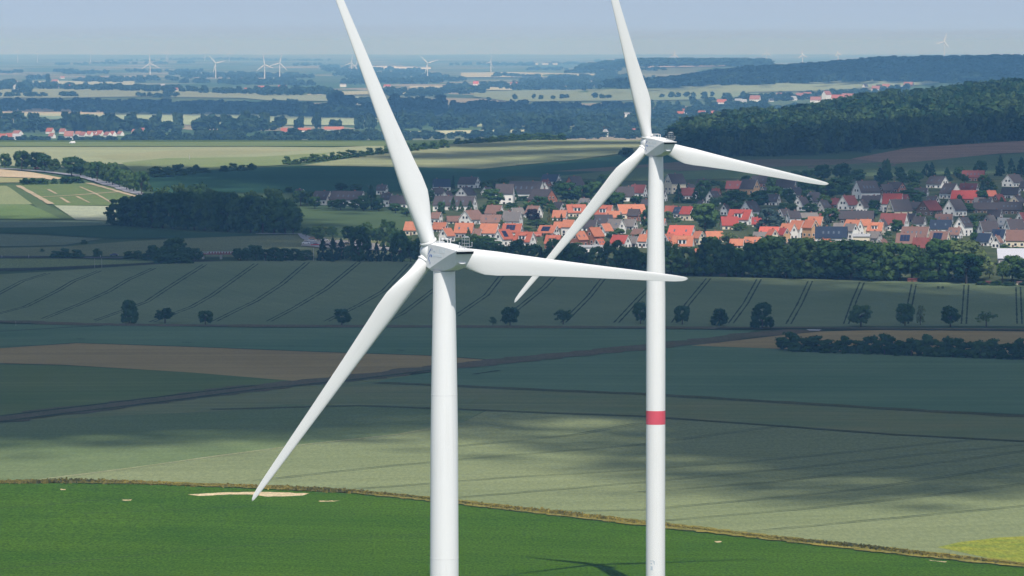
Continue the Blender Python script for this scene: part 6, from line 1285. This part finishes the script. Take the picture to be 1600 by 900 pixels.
def build_clouds():
    m, nt, out = _mat('cloud_white'); d = N(nt, 'ShaderNodeBsdfDiffuse', Color=(0.9, 0.9, 0.92, 1)); t = N(nt, 'ShaderNodeBsdfTranslucent', Color=(0.8, 0.83, 0.88, 1)); ms = N(nt, 'ShaderNodeMixShader'); ms.inputs[0].default_value = 0.3
    L(nt, d.outputs[0], ms.inputs[1]); L(nt, t.outputs[0], ms.inputs[2]); L(nt, ms.outputs[0], out.inputs[0])
    # the broad shade over the middle distance
    cloud('cloud', [(-250, 690), (-60, 692), (60, 694), (150, 690), (300, 684), (450, 682), (560, 677), (640, 668), (720, 657), (790, 648), (850, 660), (930, 686), (1000, 714), (1090, 737), (1180, 757), (1280, 777), (1400, 776), (1500, 771), (1600, 757), (1750, 748), (1900, 744),
                    (1900, 466), (1660, 462), (1590, 458), (1530, 456), (1440, 453), (1330, 447), (1180, 441), (1060, 434), (960, 422), (860, 416), (760, 410), (660, 405), (600, 400), (540, 396), (500, 391), (470, 378), (440, 352), (350, 340), (270, 338), (190, 346), (90, 345), (-60, 346), (-250, 350)], 1900, 70, 1, 1200, 4300, soft=0.6)
    # over the upper village, the beet hill and the hill forest
    cloud('cloud', [(120, 262), (240, 268), (330, 285), (460, 302), (640, 298), (780, 288), (1000, 283), (1060, 272), (1200, 268), (1400, 266), (1600, 262), (1900, 258),
                    (1900, 205), (1660, 210), (1500, 212), (1400, 217), (1300, 224), (1200, 232), (1100, 238), (1040, 240), (960, 250), (900, 254), (820, 262), (740, 268), (620, 264), (480, 262), (330, 268)], 1900, 70, 2, 2800, 6200)
    # a thin, broken sheet over the upper village
    cloud('cloud', [(450, 302), (640, 298), (780, 288), (1000, 283), (1060, 272), (1200, 268), (1400, 266), (1600, 262), (1900, 258), (1900, 372), (1660, 368), (1560, 366), (1490, 364), (1420, 350), (1370, 336), (1290, 334), (1215, 342), (1150, 349), (1090, 344), (1020, 316), (960, 312), (860, 315), (780, 315), (700, 320), (640, 328), (560, 336), (460, 322)], 1900, 16, 3, 2600, 5200, thin=True)
    # streaks over the forest and the plain
    cloud('cloud', [(620, 244), (800, 238), (1000, 232), (1010, 236), (820, 243), (640, 249)], 1800, 45, 5, 3800, 5200)
    cloud('cloud', [(720, 226), (860, 222), (990, 222), (1000, 225), (860, 227), (740, 231)], 1800, 45, 6, 3800, 5200)
    cloud('cloud', [(-200, 160), (300, 162), (700, 170), (900, 168), (900, 178), (600, 186), (200, 176), (-200, 174)], 1300, 170, 7, 8000, 20000)
    cloud('cloud', [(880, 90), (1250, 80), (1900, 70), (1900, 130), (1400, 126), (1100, 128), (900, 126)], 1300, 220, 10, 10500, 16500)
# ------------------------------------------------------------------ light, air, camera
def build_world():
    w = bpy.data.worlds.new('World'); SC.world = w; w.use_nodes = True; nt = w.node_tree; nt.nodes.clear()
    sky = nt.nodes.new('ShaderNodeTexSky'); sky.sky_type = 'NISHITA'; sky.sun_disc = False
    sky.sun_elevation = math.asin(SUN.z); sky.sun_rotation = math.atan2(SUN.x, SUN.y)
    sky.altitude = 200; sky.air_density = 1.0; sky.dust_density = SKY_DUST; sky.ozone_density = 1.2
    # a hazy summer sky: the milky low sky keeps the tone of the higher sky
    tc = nt.nodes.new('ShaderNodeTexCoord'); sp = nt.nodes.new('ShaderNodeSeparateXYZ'); ma = nt.nodes.new('ShaderNodeMath'); ma.operation = 'MULTIPLY_ADD'; ma.use_clamp = True; ma.inputs[1].default_value = 0.78; ma.inputs[2].default_value = 0.22
    cb = nt.nodes.new('ShaderNodeCombineXYZ'); nm = nt.nodes.new('ShaderNodeVectorMath'); nm.operation = 'NORMALIZE'
    nt.links.new(tc.outputs['Generated'], sp.inputs[0]); nt.links.new(sp.outputs[0], cb.inputs[0]); nt.links.new(sp.outputs[1], cb.inputs[1]); nt.links.new(sp.outputs[2], ma.inputs[0]); nt.links.new(ma.outputs[0], cb.inputs[2])
    nt.links.new(cb.outputs[0], nm.inputs[0]); nt.links.new(nm.outputs[0], sky.inputs[0])
    bg = nt.nodes.new('ShaderNodeBackground'); bg.inputs['Strength'].default_value = SKY_STRENGTH
    out = nt.nodes.new('ShaderNodeOutputWorld'); hs = nt.nodes.new('ShaderNodeHueSaturation'); hs.inputs['Saturation'].default_value = 0.72; nt.links.new(sky.outputs[0], hs.inputs['Color']); nt.links.new(hs.outputs[0], bg.inputs[0]); nt.links.new(bg.outputs[0], out.inputs[0])
    s = bpy.data.lights.new('sun', 'SUN'); s.energy = SUN_STRENGTH; s.angle = R(0.53); s.color = (1.0, 0.96, 0.905)
    o = bpy.data.objects.new('sun', s); COL.objects.link(o); o.rotation_euler = (-SUN).to_track_quat('-Z', 'Y').to_euler(); o.location = (0, 0, 600)
def build_haze():
    m, nt, out = _mat('haze_air'); v = N(nt, 'ShaderNodeVolumePrincipled')
    v.inputs['Color'].default_value = HAZE_COL; v.inputs['Absorption Color'].default_value = (0.78, 0.78, 0.78, 1); v.inputs['Density'].default_value = HAZE_D; v.inputs['Anisotropy'].default_value = HAZE_G
    L(nt, v.outputs[0], out.inputs['Volume'])
    b = MB(); b.box((-140000, -900, -60), (140000, 72000, 156)); o = b.obj('haze', m); struct(o, 'stuff', 'pale blue summer haze over the land')
def build_camera():
    c = bpy.data.cameras.new('camera'); c.sensor_width = 36.0; c.lens = 36.0 * F / W0; c.clip_start = 1.0; c.clip_end = 200000.0
    o = bpy.data.objects.new('camera', c); COL.objects.link(o); o.location = (0, 0, CAMZ); o.rotation_euler = (math.pi / 2 - PITCH, 0, 0); SC.camera = o
SKY_STRENGTH, SUN_STRENGTH, SKY_DUST = 0.105, 3.6, 0.7
HAZE_COL, HAZE_D, HAZE_G = (0.23, 0.56, 1.0, 1), 5.2e-5, -0.12
EXPOSURE = 0.31

build_world(); build_haze(); build_camera()
build_ground(); build_fields(); build_turbines(); build_houses(); build_trees(); build_misc(); build_clouds()
finish_labels()
cy = SC.cycles
cy.max_bounces = 5; cy.diffuse_bounces = 2; cy.glossy_bounces = 2; cy.transmission_bounces = 2; cy.transparent_max_bounces = 4; cy.volume_bounces = 0
cy.use_denoising = True
cy.caustics_reflective = False; cy.caustics_refractive = False
vs = SC.view_settings; SC.display_settings.display_device = 'sRGB'; vs.view_transform = 'Standard'; vs.look = 'None'; vs.exposure = EXPOSURE; vs.gamma = 1.0; vs.use_curve_mapping = False
